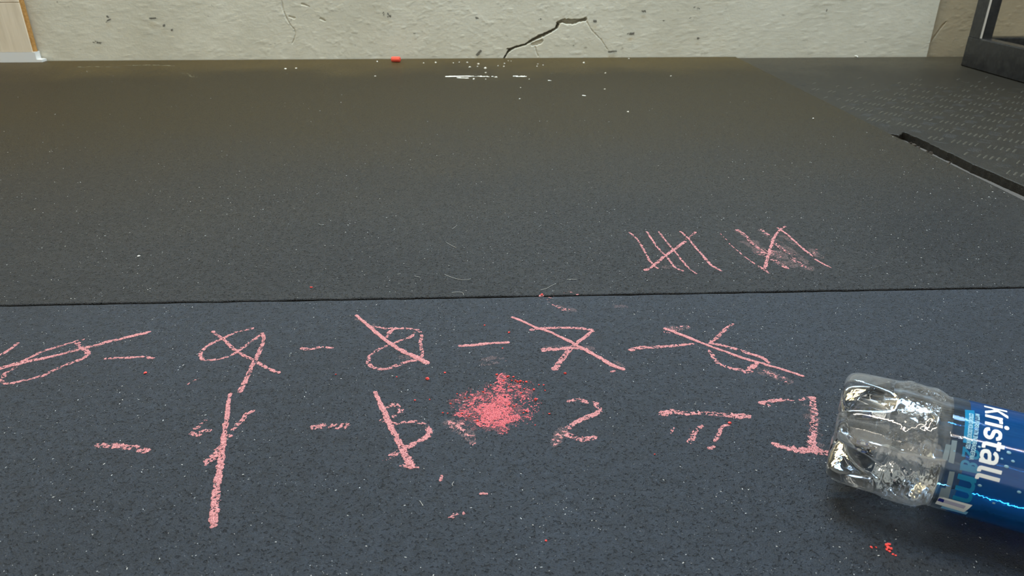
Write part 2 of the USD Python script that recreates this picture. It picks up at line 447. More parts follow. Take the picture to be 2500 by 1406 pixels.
obj('wall_front', box(XL - 0.1, XR + 0.1, YB - 0.1, YB, -0.1, ZC), M_PLASTER, kind='structure')
obj('ceiling', box(XL - 0.1, XR + 0.1, YB - 0.1, D_WALL + 0.12, ZC, ZC + 0.1), M_PLASTER, kind='structure')


def wall_uv(px, py):
    return wall_at(px, py)[[0, 2]]


def wall_mark(strokes, label=None, dens_seed=1):
    _seed[0] += 1
    C, u, v, lo = cover(strokes, wall_uv, 0.0007, _seed[0], 0.005, 0.0016)
    g = grain(u, v, 6, 0.005, 0.0014)
    yy = lambda a, b, h: np.stack([a, D_WALL - 0.0046 - h, b], -1)
    me = film(np.where(C > 0.02, C - g, -1.0), lo[0], lo[1], 0.0007, yy, 0.0004)
    if me is not None:
        me.invert()
        obj('scuff_mark', me, M_SCUFF, wall_prim)


for (x, y, dx, dy, w, d) in [(266, 41, 3, 2, .005, .75), (268, 48, 8, -4, .004, .7), (262, 53, -14, -1, .003, .55), (375, 44, 14, -1, .005, .75), (403, 61, 3, -2, .005, .75), (423, 72, 3, -2, .005, .8),
                             (240, 103, 18, 4, .007, .6), (945, 36, 12, 6, .012, .55), (1165, 43, 3, 1, .006, .8), (1169, 128, 8, -9, .007, .75), (1571, 27, 14, 2, .007, .65), (1540, 82, 12, -2, .007, .7),
                             (1495, 125, 18, -1, .006, .75), (1452, 51, 4, 0, .007, .65), (1318, 46, 3, 0, .006, .6), (1619, 50, 2, 0, .004, .7), (1706, 94, 6, 2, .007, .6), (1402, 110, 3, 0, .005, .65), (1012, 80, 3, 0, .005, .7),
                             (2015, 30, 4, -14, .004, .65), (1684, 44, 5, -3, .004, .55), (145, 4, 4, 0, .005, .7), (520, 14, 3, 3, .003, .7), (378, 63, 2, 0, .003, .7), (1700, 20, 10, 2, .008, .5)]:
    wall_mark([([(x - dx / 2, y - dy / 2), (x + dx / 2, y + dy / 2)], w, w * 0.8, d)])

# skylight in the ceiling, far above the picture
M_FRAME = plain('window_frame', (0.7, 0.7, 0.68), 0.4)
w1 = thing('window_1', None, None, kind='structure')
for a in (box(-0.85, 1.15, 0.73, 0.79, ZC - 0.03, ZC + 0.01), box(-0.85, 1.15, 1.31, 1.37, ZC - 0.03, ZC + 0.01),
          box(-0.85, -0.79, 0.79, 1.31, ZC - 0.03, ZC + 0.01), box(1.09, 1.15, 0.79, 1.31, ZC - 0.03, ZC + 0.01)):
    obj('window_frame', a, M_FRAME, w1)
obj('window_pane', box(-0.79, 1.09, 0.79, 1.31, ZC - 0.008, ZC - 0.004), plain('window_glass', (0.75, 0.82, 0.9), 0.15), w1)

# high window in the back wall
w2 = thing('window_2', None, None, kind='structure')
for a in (box(-0.33, 0.93, D_WALL - 0.03, D_WALL + 0.02, 1.26, 1.32), box(-0.33, 0.93, D_WALL - 0.03, D_WALL + 0.02, 1.78, 1.84),
          box(-0.33, -0.27, D_WALL - 0.03, D_WALL + 0.02, 1.32, 1.78), box(0.87, 0.93, D_WALL - 0.03, D_WALL + 0.02, 1.32, 1.78)):
    obj('window_frame', a, M_FRAME, w2)
obj('window_pane', box(-0.27, 0.87, D_WALL - 0.012, D_WALL - 0.008, 1.32, 1.78), looks('window_glass'), w2)

# ------------------------------------------------------------------ rubber mats
def mat_mesh(ring, z0, z1, bevel=0.0012):
    P = Polygon(ring)
    if not P.exterior.is_ccw:
        ring = ring[::-1]; P = Polygon(ring)
    R = np.asarray(ring, float)
    e = np.roll(R, -1, 0) - R; e /= np.linalg.norm(e, axis=1, keepdims=True)
    nrm = np.stack([-e[:, 1], e[:, 0]], 1)
    vn = nrm + np.roll(nrm, 1, 0); vn /= np.maximum((vn * nrm).sum(1, keepdims=True), 0.2)
    rows = [np.c_[R, np.full(len(R), z0)], np.c_[R, np.full(len(R), z1 - bevel)], np.c_[R + vn * bevel * 0.35, np.full(len(R), z1 - bevel * 0.3)], np.c_[R + vn * bevel, np.full(len(R), z1)]]
    n = len(R); f = []
    j = np.arange(n); k = (j + 1) % n
    for i in range(3):
        f.append(np.stack([i * n + j, i * n + k, (i + 1) * n + k], 1)); f.append(np.stack([i * n + j, (i + 1) * n + k, (i + 1) * n + j], 1))
    tv, tf = trimesh.creation.triangulate_polygon(Polygon(rows[3][:, :2]), engine='earcut')
    top = trimesh.Trimesh(np.c_[tv, np.full(len(tv), z1)], tf, process=False)
    if top.face_normals[:, 2].sum() < 0:
        top.invert()
    return trimesh.util.concatenate([trimesh.Trimesh(np.vstack(rows), np.vstack(f), process=False), top])


def edge(p, q, step, amp, seed):
    p, q = np.array(p, float), np.array(q, float)
    n = max(2, int(np.linalg.norm(q - p) / step))
    t = np.linspace(0, 1, n, endpoint=False)
    d = (q - p) / np.linalg.norm(q - p); nn = np.array([-d[1], d[0]])
    w = (meshkit.fbm(np.stack([t * n * 0.35, t * 0, t * 0], -1), 3, seed) - 0.5) * 2 * amp
    w[0] = 0
    return p + (q - p) * t[:, None] + nn * w[:, None]


S0 = floor_at(0, 745.5)[:2]; S1 = floor_at(2500, 701)[:2]
ys = lambda x: S0[1] + (S1[1] - S0[1]) * (x - S0[0]) / (S1[0] - S0[0])
GAP = 0.0012
far_ring = np.vstack([edge((-2.2, ys(-2.2) + GAP), (X_SEAM, ys(X_SEAM) + GAP), 0.006, 0.0008, 1), edge((X_SEAM, ys(X_SEAM) + GAP), (X_SEAM, 1.832), 0.02, 0.0006, 2), [(X_SEAM, 1.832), (-2.2, 1.832)]])
near_ring = np.vstack([[(-2.2, -0.7), (X_SEAM, -0.7)], edge((X_SEAM, ys(X_SEAM) - GAP), (-2.2, ys(-2.2) - GAP), 0.006, 0.0008, 3), [(-2.2, ys(-2.2) - GAP)]])
mat_near = thing('rubber_mat', 'near black pebbled rubber mat covered with pink chalk numerals under the water bottle', 'rubber mat')
obj('mat_body', mat_mesh(near_ring, -0.015, 0.0), M_NEAR, mat_near, smooth=40)
mat_far = thing('rubber_mat', 'far black rubber mat with two chalk tally marks, reaching to the cracked wall', 'rubber mat')
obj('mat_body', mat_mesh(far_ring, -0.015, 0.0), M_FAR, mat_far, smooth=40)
# right mat: lies a little lower, its edge torn back from a notch on
gp = [floor_at(x, y, -0.003)[:2] for x, y in [(2196, 330), (2207, 322), (2243, 337), (2287, 358), (2331, 379), (2375, 401), (2419, 419), (2474, 443), (2500, 454)]]
gd = (gp[-1] - gp[1]) / np.linalg.norm(gp[-1] - gp[1])
gp.append(gp[-1] + gd * 0.25)
torn = [edge(a, b, 0.004, 0.0022, 40 + i) for i, (a, b) in enumerate(zip(gp[:-1], gp[1:]))]
right_ring = np.vstack([edge((X_SEAM + 0.0016, 1.832), (X_SEAM + 0.0016, gp[0][1]), 0.02, 0.0006, 5)] + torn + [[gp[-1]], [(gp[-1][0], -0.3)], [(2.3, -0.3)], [(2.3, 1.832)]])
mat_right = thing('rubber_mat', 'right rubber mat with ribbed tread pattern and torn edge beneath the steel rack', 'rubber mat')
obj('mat_body', mat_mesh(right_ring, -0.015, -0.003), M_RIGHT, mat_right, smooth=40)
# basket-weave tread: five short ribs per block, blocks turned alternately
ribs, ribs_b = [], []
rp = Polygon(right_ring).buffer(-0.006)
rfoot = floor_at(2344, 160, -0.003)
rp = rp.difference(shapely.box(rfoot[0] - 0.006, 0.3, rfoot[0] + 0.036, rfoot[1] + 0.006)).difference(shapely.box(rfoot[0], rfoot[1] - 0.036, 2.0, rfoot[1] + 0.006))
dA = np.array([0.70, 0.714]); dB = np.array([0.714, -0.70])
r2 = np.random.default_rng(3)
for i in range(-40, 60):
    for j in range(-60, 60):
        c = np.array([1.02, 1.08]) + (i - 10) * 0.0475 * dB + (j - 10) * 0.031 * dA + (j % 2) * 0.02 * dB
        if not (0.6 < c[0] < 1.75 and 0.62 < c[1] < 1.66):
            continue
        long, side = (dA, dB) if j % 2 == 0 else (dB, dA)
        wear = np.clip((1.58 - c[1]) / 0.40, 0.0, 1.0)
        for k in range(5):
            p = c + side * (k - 2) * (0.0078 if long is dA else 0.005)
            if not rp.contains(shapely.Point(p + long * 0.013)) or not rp.contains(shapely.Point(p - long * 0.013)):
                continue
            if r2.random() > wear * 1.6 - 0.1:
                continue
            h = 0.0010 * (0.5 + 0.7 * r2.random()) * (1.0 if long is dA else 0.3)
            hl, hw = 0.0095 + 0.002 * r2.random(), 0.0016
            b = np.array([[-hl, 0], [-hl * 0.8, -hw], [hl * 0.8, -hw], [hl, 0], [hl * 0.8, hw], [-hl * 0.8, hw]])
            t = b * [0.82, 0.45]
            v = np.vstack([np.c_[p + b[:, :1] * long + b[:, 1:] * side, np.full(6, -0.0031)], np.c_[p + t[:, :1] * long + t[:, 1:] * side, np.full(6, -0.003 + h)]])
            (ribs if long is dA else ribs_b).append(trimesh.convex.convex_hull(v))
obj('tread_rib', trimesh.util.concatenate(ribs), M_RIB_LIT, mat_right, kind='stuff')
obj('tread_rib', trimesh.util.concatenate(ribs_b), M_RIGHT, mat_right, kind='stuff')

# ------------------------------------------------------------------ chalk on the near mat: top row, struck through
mm = 0.001
T = lambda ox, oy, s: (lambda *p: [(ox + x / s, oy + y / s) for x, y in p])
A, B, C, D_, E_, F_, G = T(0, 750, 3.514), T(400, 750, 2.511), T(820, 740, 3.348), T(1060, 850, 4.686), T(1220, 740, 3.515), T(1520, 760, 3.515), T(1500, 520, 4.464)


def numeral(strokes, strike, label, slabel=None):
    n = chalk('chalk_numeral', strokes, M_CHALK, mat_near, label=label)
    if strike:
        chalk('strike_line', strike, M_CHALK, n, z=0.0001, label=slabel)
    return n


chalk('chalk_stroke', [(A((148, 310), (90, 360), (0, 412), (-60, 450)), 3 * mm, 3 * mm, .85)], M_CHALK, mat_near)
numeral([(A((712, 278), (640, 295), (480, 345), (340, 390), (200, 460), (0, 522), (-60, 560)), 3.2 * mm, 3.6 * mm, .85),
         (A((662, 300), (700, 345), (745, 378), (750, 415), (690, 448), (560, 498), (440, 550), (380, 582), (200, 630), (60, 655), (0, 625)), 4.5 * mm, 3.2 * mm, .8),
         (A((35, 600), (45, 565), (90, 545), (135, 515)), 4 * mm, 3.2 * mm, .7)],
        [(A((1278, 215), (980, 285), (740, 348), (690, 362), (440, 425), (230, 468), (0, 527), (-60, 545)), 4.0 * mm, 4.0 * mm, .9)],
        'pink chalk numeral struck through, leftmost in the upper row')
numeral([(B((545, 130), (440, 155), (365, 190), (280, 230), (235, 270), (224, 300), (250, 325), (320, 320), (400, 300), (460, 265), (530, 215), (605, 160)), 3 * mm, 3.2 * mm, .78),
         (B((605, 160), (612, 200), (590, 260), (565, 320), (540, 365), (510, 430), (470, 515)), 3 * mm, 4.4 * mm, .85)],
        [(B((300, 150), (355, 190), (440, 265), (530, 315), (600, 355), (650, 382), (705, 402)), 3.2 * mm, 3.2 * mm, .85)], 'pink chalk numeral 9 struck through in the upper row')
numeral([(C((300, 187), (400, 205), (480, 205), (580, 210), (670, 220), (700, 260), (695, 320), (705, 400), (700, 440)), 3 * mm, 3.2 * mm, .8),
         (C((480, 207), (440, 240), (415, 280)), 4 * mm, 3 * mm, .8), (C((640, 240), (625, 270), (560, 295), (490, 320)), 3 * mm, 3 * mm, .78),
         (C((410, 350), (330, 390), (280, 430), (262, 470), (285, 515), (360, 540), (420, 535), (500, 510), (590, 480), (665, 465)), 3 * mm, 4 * mm, .78)],
        [(C((170, 103), (240, 165), (330, 240), (430, 320), (530, 385), (640, 435), (745, 490)), 3 * mm, 5 * mm, 1.05)], 'pink chalk numeral 8 struck through in the upper row')
numeral([(E_((275, 225), (400, 215), (560, 212), (700, 218), (790, 232)), 4.2 * mm, 3.5 * mm, .92), (E_((795, 238), (740, 285), (660, 345), (600, 400), (540, 475), (480, 562)), 3.2 * mm, 5.2 * mm, .9),
         (E_((380, 400), (500, 393), (640, 385), (745, 398)), 5.5 * mm, 4 * mm, .9)],
        [(E_((112, 123), (200, 155), (300, 205), (420, 245), (530, 295), (640, 350), (740, 405), (850, 465), (950, 525), (1052, 567)), 2.8 * mm, 3.8 * mm, 1.1)], 'pink chalk crossed numeral 7 struck through in the upper row')
numeral([(F_((942, 108), (870, 165), (800, 230), (770, 262)), 3.2 * mm, 4 * mm, .75), (F_((750, 272), (880, 300), (1000, 330), (1080, 360), (1200, 400), (1270, 450)), 4 * mm, 3.5 * mm, .8),
         (F_((735, 330), (770, 375), (800, 425), (860, 465), (940, 490), (1020, 505), (1100, 515)), 3.2 * mm, 4 * mm, .72), (F_((1150, 440), (1100, 490), (1050, 518)), 5 * mm, 5 * mm, .85),
         (F_((1200, 515), (1250, 525)), 6 * mm, 5 * mm, .68), (F_((1260, 540), (1330, 560), (1420, 600)), 7 * mm, 6 * mm, .42)],
        [(F_((368, 150), (540, 215), (700, 280), (850, 335), (1000, 390), (1150, 435), (1320, 485), (1450, 525), (1547, 556)), 3.4 * mm, 2.6 * mm, 1.1)], 'pink chalk numeral 6 struck through, right end of the upper row')
chalk('chalk_smudge', [(F_((380, 165), (545, 135)), 9 * mm, 8 * mm, .42)], M_CHALK, mat_near)
# dashes
for pts, w0, w1, d in [(A((908, 440), (1100, 433), (1240, 425), (1325, 442)), 3, 3, .85), (A((838, 1180), (920, 1187), (1040, 1196), (1130, 1210), (1248, 1230)), 5, 5.5, .72),
                       (B((848, 252), (900, 258), (960, 245), (1032, 250)), 4.2, 2.5, .75), (B((918, 732), (1000, 728), (1110, 725)), 5.5, 5.5, .62),
                       (C((1015, 350), (1140, 342), (1230, 330), (1402, 322)), 3.6, 3.8, 1.0), (E_((1128, 400), (1220, 380), (1380, 375), (1500, 365), (1655, 350)), 5.2, 3.2, .85)]:
    chalk('chalk_dash', [(pts, w0 * mm, w1 * mm, d)], M_CHALK, mat_near)
# lower row
numeral([(B((170, 772), (210, 782), (235, 760), (280, 757)), 4 * mm, 3 * mm, .72), (B((195, 742), (215, 735)), 3.5 * mm, 3 * mm, .7), (B((228, 712), (262, 695)), 3.5 * mm, 3 * mm, .6),
         (B((548, 635), (505, 660), (480, 690), (420, 752)), 3.5 * mm, 4 * mm, .68), (B((375, 788), (412, 790)), 3.5 * mm, 3 * mm, .75), (B((265, 952), (310, 905), (350, 865)), 6 * mm, 6.5 * mm, .70),
         (B((300, 915), (345, 935)), 6 * mm, 5 * mm, .5)],
        [(B((405, 533), (390, 640), (375, 760), (355, 880), (335, 1040), (315, 1180), (303, 1335)), 3 * mm, 5.6 * mm, .98)], 'pink chalk numeral 4 with a very long strike running towards the near edge')
numeral([(C((420, 850), (470, 830), (510, 850), (535, 880), (480, 922)), 4 * mm, 4 * mm, .62), (C((370, 960), (480, 983), (560, 975), (650, 970), (710, 985), (750, 1015)), 3.2 * mm, 3.2 * mm, .62),
         (C((750, 1015), (765, 1070), (710, 1110), (640, 1150), (570, 1185)), 4 * mm, 4 * mm, .85), (C((560, 1190), (470, 1240), (395, 1280)), 5 * mm, 4 * mm, .65)],
        [(C((320, 728), (370, 830), (420, 940), (470, 1050), (540, 1190), (590, 1290), (622, 1338)), 3.2 * mm, 5.5 * mm, .98), (C((525, 1325), (600, 1335), (685, 1342)), 2.5 * mm, 2 * mm, .7)], 'pink chalk numeral 3 struck through, left of the chalk powder burst')
numeral([(E_((590, 842), (660, 830), (740, 848), (830, 862)), 4.2 * mm, 4 * mm, .66), (E_((810, 865), (855, 900), (840, 940), (770, 970), (680, 1010), (610, 1050), (550, 1095)), 4 * mm, 4.5 * mm, .82),
         (E_((550, 1095), (515, 1130), (470, 1200)), 6.5 * mm, 6 * mm, .50), (E_((585, 1130), (680, 1165), (740, 1165), (812, 1150)), 6 * mm, 4.5 * mm, .85)], None, 'pink chalk numeral 2 in the lower row')
chalk('chalk_dash', [(F_((340, 878), (430, 862), (520, 873), (600, 875)), 6 * mm, 5 * mm, .80), (F_((600, 875), (800, 880), (900, 890)), 5.5 * mm, 5 * mm, .58), (F_((930, 895), (1068, 900)), 6 * mm, 6 * mm, .75)], M_CHALK, mat_near, label='long patchy pink chalk dash between numerals 2 and 1')
chalk('chalk_stroke', [(F_((672, 985), (620, 1040), (580, 1122)), 5 * mm, 4 * mm, .60), (F_((580, 1015), (590, 1050)), 3 * mm, 3 * mm, .6), (F_((432, 1000), (412, 1045)), 3 * mm, 2 * mm, .55)], M_CHALK, mat_near)
chalk('chalk_stroke', [(F_((910, 978), (862, 988), (820, 1060), (793, 1112)), 2.2 * mm, 3 * mm, .85), (F_((760, 1175), (785, 1165)), 4 * mm, 3 * mm, .6)], M_CHALK, mat_near)
numeral([(F_((1182, 788), (1270, 772), (1362, 757)), 4.5 * mm, 3.5 * mm, .85), (F_((1362, 765), (1580, 748), (1660, 740)), 3.5 * mm, 4 * mm, .52), (F_((1190, 785), (1260, 810)), 4 * mm, 3.5 * mm, .75),
         (F_((1640, 745), (1635, 850), (1640, 920), (1635, 1010), (1625, 1080)), 5 * mm, 5.5 * mm, .70), (F_((1625, 1080), (1630, 1185)), 6.5 * mm, 7 * mm, .82),
         (F_((1305, 1145), (1400, 1165), (1520, 1190), (1640, 1195), (1755, 1218)), 6 * mm, 6 * mm, .82)], None, 'pink chalk numeral 1 with a foot line touching the bottle base')
# stray marks and flakes of chalk on the near mat
for pts, w, d in [([(1080, 1162), (1074, 1172)], 2.5, .9), ([(1175, 1205), (1188, 1205)], 2, .8), ([(1099, 1264), (1112, 1256), (1127, 1254)], 3, .6), ([(459, 938), (482, 925)], 2, .55), ([(824, 1044), (840, 1041)], 5, .6),
                  ([(1350, 742), (1372, 754), (1398, 757)], 5, .42), ([(1492, 908), (1500, 905)], 2.5, .85), ([(1350, 722), (1330, 735)], 3, .4)]:
    chalk('chalk_fleck', [(pts, w * mm, w * mm, d)], M_CHALK, mat_near)
chalk('chalk_smudge', [(D_((180, 860), (310, 905)), 11 * mm, 10 * mm, .56), (D_((330, 960), (400, 1010), (450, 1080)), 9 * mm, 5 * mm, .40)], M_CHALK, mat_near)
# powder burst
burst = [(D_((560, 640), (690, 760)), 30 * mm, 26 * mm, .60), (D_((590, 690), (720, 740), (700, 780)), 22 * mm, 22 * mm, .80), (D_((655, 690), (660, 760)), 15 * mm, 15 * mm, 1.0),
         (D_((775, 300), (762, 420), (745, 560), (740, 680)), 5 * mm, 16 * mm, .68), (D_((800, 560), (770, 700)), 12 * mm, 10 * mm, .78), (D_((850, 560), (820, 690)), 4 * mm, 3 * mm, .7), (D_((780, 310), (760, 480)), 3.5 * mm, 3 * mm, .72),
         (D_((540, 862), (620, 868), (700, 868), (800, 835), (940, 790)), 8 * mm, 9 * mm, .82), (D_((480, 830), (560, 850)), 5 * mm, 6 * mm, .65), (D_((900, 440), (1000, 520)), 20 * mm, 16 * mm, .47),
         (D_((790, 480), (900, 520), (980, 480)), 24 * mm, 16 * mm, .48), (D_((420, 600), (560, 560)), 10 * mm, 14 * mm, .50), (D_((310, 745), (440, 735)), 10 * mm, 10 * mm, .53), (D_((520, 760), (560, 800)), 14 * mm, 14 * mm, .60),
         (D_((880, 700), (1040, 740)), 20 * mm, 14 * mm, .43), (D_((780, 880), (790, 960)), 8 * mm, 6 * mm, .52), (D_((560, 640), (880, 660)), 48 * mm, 40 * mm, .42)]
chalk('chalk_powder', burst, M_CHALK_RED, mat_near, label='burst of crushed pink-red chalk powder', gcoarse=0.0012, gfine=0.00045)
chalk('chalk_dust', [(D_((560, 640), (690, 760)), 44 * mm, 36 * mm, .84), (D_((775, 320), (750, 560)), 10 * mm, 20 * mm, .72), (D_((820, 480), (960, 500)), 34 * mm, 24 * mm, .60), (D_((600, 840), (900, 800)), 14 * mm, 14 * mm, .72),
                      (D_((380, 640), (560, 700)), 18 * mm, 24 * mm, .58), (D_((880, 700), (1000, 750)), 18 * mm, 14 * mm, .54)], M_DUST, mat_near, label='thin red chalk dust round the powder burst', z=0.00003, thick=0.00012, gcoarse=0.004, gfine=0.0008)
for pts, w0, w1, d in [(E_((540, 1100), (500, 1150), (465, 1205)), 9, 7, .85), (F_((1200, 515), (1300, 550), (1420, 600)), 10, 8, .75), (F_((420, 150), (480, 145), (545, 135)), 9, 8, .7), (D_((200, 870), (330, 940), (440, 1070)), 12, 7, .75),
                       ([(1180, 886), (1200, 880), (1225, 878)], 11, 11, .6), ([(1345, 738), (1370, 750), (1402, 758)], 9, 8, .62), ([(1500, 748), (1530, 752)], 8, 8, .6), (C((560, 440), (720, 470)), 8, 9, .7), (E_((380, 385), (560, 375), (780, 385)), 5, 6, .8),
                       (A((660, 360), (820, 330)), 7, 6, .8), (C((180, 130), (300, 180)), 6, 6, .7), (E_((980, 510), (1050, 545)), 6, 5, .75), (F_((1590, 760), (1670, 1180)), 10, 9, .62)]:
    chalk('chalk_dust', [(pts, w0 * mm, w1 * mm, d)], M_DUST_PALE, mat_near, z=0.00003, thick=0.00012, gcoarse=0.003, gfine=0.0008)
for pts, w0, w1, d in [(G((1480, 320), (1640, 440), (1760, 440), (1900, 560)), 16, 18, .8), (G((1740, 300), (1950, 440), (2110, 600)), 13, 12, .75), (G((1600, 180), (1700, 260)), 9, 9, .7), (G((1330, 185), (1420, 250)), 9, 8, .75), (G((1840, 260), (1960, 330)), 9, 8, .6), (G((2150, 400), (2230, 480)), 8, 8, .65),
                       (G((860, 560), (560, 590)), 10, 8, .5)]:
    chalk('chalk_dust', [(pts, w0 * mm, w1 * mm, d)], M_DUST_PALE, mat_far, step=0.0005, z=0.00003, thick=0.00012, gcoarse=0.004, gfine=0.001)
# tally marks on the far mat
t1 = chalk('chalk_tally', [(G((165, 212), (250, 290), (330, 420), (380, 510), (418, 560)), 3 * mm, 3.6 * mm, .8), (G((355, 205), (430, 320), (500, 410), (580, 490), (660, 590), (748, 632)), 2.8 * mm, 3.4 * mm, .85),
                           (G((485, 205), (540, 280), (620, 375), (700, 470), (800, 590), (892, 660)), 3 * mm, 3 * mm, .78), (G((722, 203), (800, 270), (880, 370), (960, 460), (1050, 560), (1162, 630)), 3 * mm, 4 * mm, .92)],
           M_CHALK, mat_far, step=0.00035, wide=0.82, label='complete pink chalk tally of five, left of the smeared one')
chalk('cross_stroke', [(G((342, 622), (420, 578), (560, 462), (650, 400), (770, 310)), 4.8 * mm, 4.4 * mm, .86), (G((790, 285), (890, 205)), 4 * mm, 4 * mm, .62), (G((415, 565), (470, 605)), 3.5 * mm, 3 * mm, .7)], M_CHALK, t1, step=0.00035, wide=0.82, z=0.0001)
t2 = chalk('chalk_tally', [(G((1150, 215), (1230, 300)), 2 * mm, 2 * mm, .55), (G((1255, 335), (1330, 400), (1420, 475), (1550, 565), (1690, 655)), 2 * mm, 3.5 * mm, .78),
                           (G((1340, 185), (1420, 240), (1510, 335), (1640, 435)), 6 * mm, 5 * mm, .66), (G((1740, 515), (1890, 605)), 8 * mm, 6 * mm, .56),
                           (G((1610, 185), (1680, 240)), 4.5 * mm, 5 * mm, .66), (G((1760, 330), (1850, 410), (1940, 450)), 7 * mm, 7 * mm, .53), (G((1950, 500), (2030, 560), (2120, 605)), 7 * mm, 7 * mm, .50),
                           (G((1780, 163), (1860, 215), (1980, 320), (2080, 410), (2165, 470)), 3 * mm, 3.6 * mm, .92), (G((2190, 505), (2270, 550), (2355, 592)), 3 * mm, 3 * mm, .95), (G((2170, 465), (2205, 400)), 5 * mm, 4 * mm, .45),
                           (G((1640, 440), (1740, 450)), 22 * mm, 22 * mm, .40)],
           M_CHALK, mat_far, step=0.00035, wide=0.82, label='smudged pink chalk tally of five on the right')
chalk('cross_stroke', [(G((1862, 150), (1800, 187), (1740, 270), (1700, 390), (1640, 590), (1615, 610)), 3.4 * mm, 5 * mm, .84)], M_CHALK, t2, step=0.00035, wide=0.82, z=0.0001)
for pts, w, d in [([(1374, 712), (1385, 718)], 3, .45), ([(1387, 710), (1410, 719)], 3, .5), ([(1318, 722), (1325, 722)], 4, .8)]:
    chalk('chalk_fleck', [(pts, w * mm, w * mm, d)], M_CHALK, mat_far, step=0.0004)


# white plaster scraped along the far mat in front of the crack
def scrape(strokes, label, mat, step=0.0006):
    _seed[0] += 1
    Cc, u, v, lo = cover(strokes, floor_uv, step, _seed[0], 0.004, 0.0015)
    g = grain(u, v, 4, 0.004, 0.0013)
    me = film(np.where(Cc > 0.02, Cc - g, -1.0), lo[0], lo[1], step, on_floor(0.0001), 0.0006)
    if me is not None:
        obj('plaster_scrape', me, mat, mat_far, smooth=True, label=label)


H7 = T(1050, 130, 6.25)
scrape([(H7((262, 356), (420, 352), (590, 350)), 9 * mm, 6 * mm, 1.1), (H7((430, 374), (570, 379)), 7 * mm, 7 * mm, .95), (H7((600, 352), (720, 352), (840, 353)), 9 * mm, 10 * mm, .70), (H7((860, 352), (1060, 365)), 12 * mm, 12 * mm, .52), (H7((1295, 352), (1435, 352)), 12 * mm, 12 * mm, .66)],
       'white plaster streak scraped in front of the wall crack', M_WHITE)
scrape([([(175, 164), (240, 163), (290, 164)], 8 * mm, 8 * mm, .50), ([(310, 160), (370, 159), (426, 161)], 8 * mm, 9 * mm, .58)], 'faint pale scrape near the leaning board', M_FAINT)
scrape([([(445, 178), (475, 188)], 14 * mm, 14 * mm, .48)], None, M_FAINT)

# ------------------------------------------------------------------ small loose things on the mats
ORD = ['nearest', 'second nearest', 'third nearest', 'fourth nearest', 'fifth nearest', 'sixth nearest', 'seventh nearest', 'eighth nearest', 'ninth nearest', 'tenth nearest', 'eleventh nearest', 'twelfth nearest', 'thirteenth nearest', 'fourteenth nearest', 'fifteenth nearest', 'sixteenth nearest', 'seventeenth nearest', 'eighteenth nearest', 'nineteenth nearest', 'twentieth nearest']
NTH_W = ['first', 'second', 'third', 'fourth', 'fifth', 'sixth', 'seventh', 'eighth', 'ninth', 'tenth', 'eleventh', 'twelfth']
SECT = ['to the right of', 'behind and to the right of', 'behind', 'behind and to the left of', 'to the left of', 'in front and to the left of', 'in front of', 'in front and to the right of']


def place_words(spots, centre, name, what):
    """one label each: which side of a landmark a small thing lies on, and how near, in order"""
    c = floor_at(*centre)[:2]
    P = np.array([floor_at(x, y)[:2] for x, y, _ in spots]) - c
    sec = (np.round(np.degrees(np.arctan2(P[:, 1], P[:, 0])) / 45).astype(int)) % 8
    d = np.hypot(P[:, 0], P[:, 1])
    out = [None] * len(spots)
    for k in range(8):
        for n, i in enumerate(sorted(np.nonzero(sec == k)[0], key=lambda i: d[i])):
            out[i] = f'{what}, {ORD[n]} one {SECT[k]} {name}'
    return out


def row_words(spots, what, where):
    order = np.argsort([x for x, _, _ in spots])
    out = [None] * len(spots)
    for n, i in enumerate(order):
        out[i] = f'{what}, {NTH_W[n]} from the left {where}'
    return out


def scatter(name, label, cat, group, spots, mat, flat=0.6, seed=100):
    for k, (px, py, s) in enumerate(spots):
        p = floor_at(px, py)
        me = pebble(s * mm, seed + k, flat)
        obj(name, me, mat, label=label if isinstance(label, str) else label(spots)[k], cat=cat, group=group, loc=p)


scatter('chalk_crumb', lambda sp: place_words(sp, (1210, 995), 'the powder burst', 'red chalk crumb'), 'chalk crumb', 'red chalk crumbs round the powder burst',
        [(1213, 915, 2.2), (1240, 920, 2.6), (1253, 921, 1.8), (1249, 930, 1.6), (1258, 930, 1.9), (1264, 933, 2.0), (1270, 932, 2.3), (1277, 934, 1.7), (1285, 933, 2.0), (1308, 977, 2.6), (1303, 952, 1.8), (1316, 940, 1.5), (1380, 912, 2.4), (1086, 911, 1.9),
         (1198, 941, 1.4), (1180, 958, 1.5), (1327, 940, 1.4), (1341, 1011, 1.6), (1128, 1010, 1.6), (1093, 1010, 1.3), (1081, 1008, 1.4), (1286, 1005, 1.6), (1278, 1009, 1.4), (1145, 1017, 1.7), (1230, 930, 1.6), (1166, 1028, 2.0), (1242, 944, 1.3), (1280, 950, 1.4),
         (1272, 960, 1.4), (1116, 962, 1.3), (1135, 972, 1.6), (1144, 971, 1.4), (1256, 992, 1.6), (1243, 988, 1.2), (1307, 1038, 1.0), (1269, 948, 1.2), (1330, 954, 1.4), (1101, 986, 1.5), (1013, 978, 1.6), (1049, 976, 1.4), (1044, 927, 3.0), (969, 921, 1.3), (1242, 813, 2.2), (1227, 851, 1.6), (1183, 795, 1.6), (820, 915, 1.5)], M_CRUMB)
scatter('chalk_crumb', lambda sp: row_words(sp, 'red chalk crumb', 'in the small pile in front of the bottle'), 'chalk crumb', 'red chalk crumbs below the bottle',
        [(2163, 1332, 2.0), (2170, 1330, 2.4), (2168, 1338, 2.6), (2174, 1341, 2.0), (2165, 1343, 1.8), (2172, 1347, 1.6), (2180, 1354, 1.3), (2186, 1357, 1.2)], M_CRUMB, seed=200)
scatter('chalk_crumb', lambda sp: row_words(sp, 'red chalk crumb', 'beside the small pile before the bottle'), 'chalk crumb', 'two red crumbs left of the pile', [(2126, 1337, 1.7), (2138, 1337, 1.6)], M_CRUMB, seed=220)
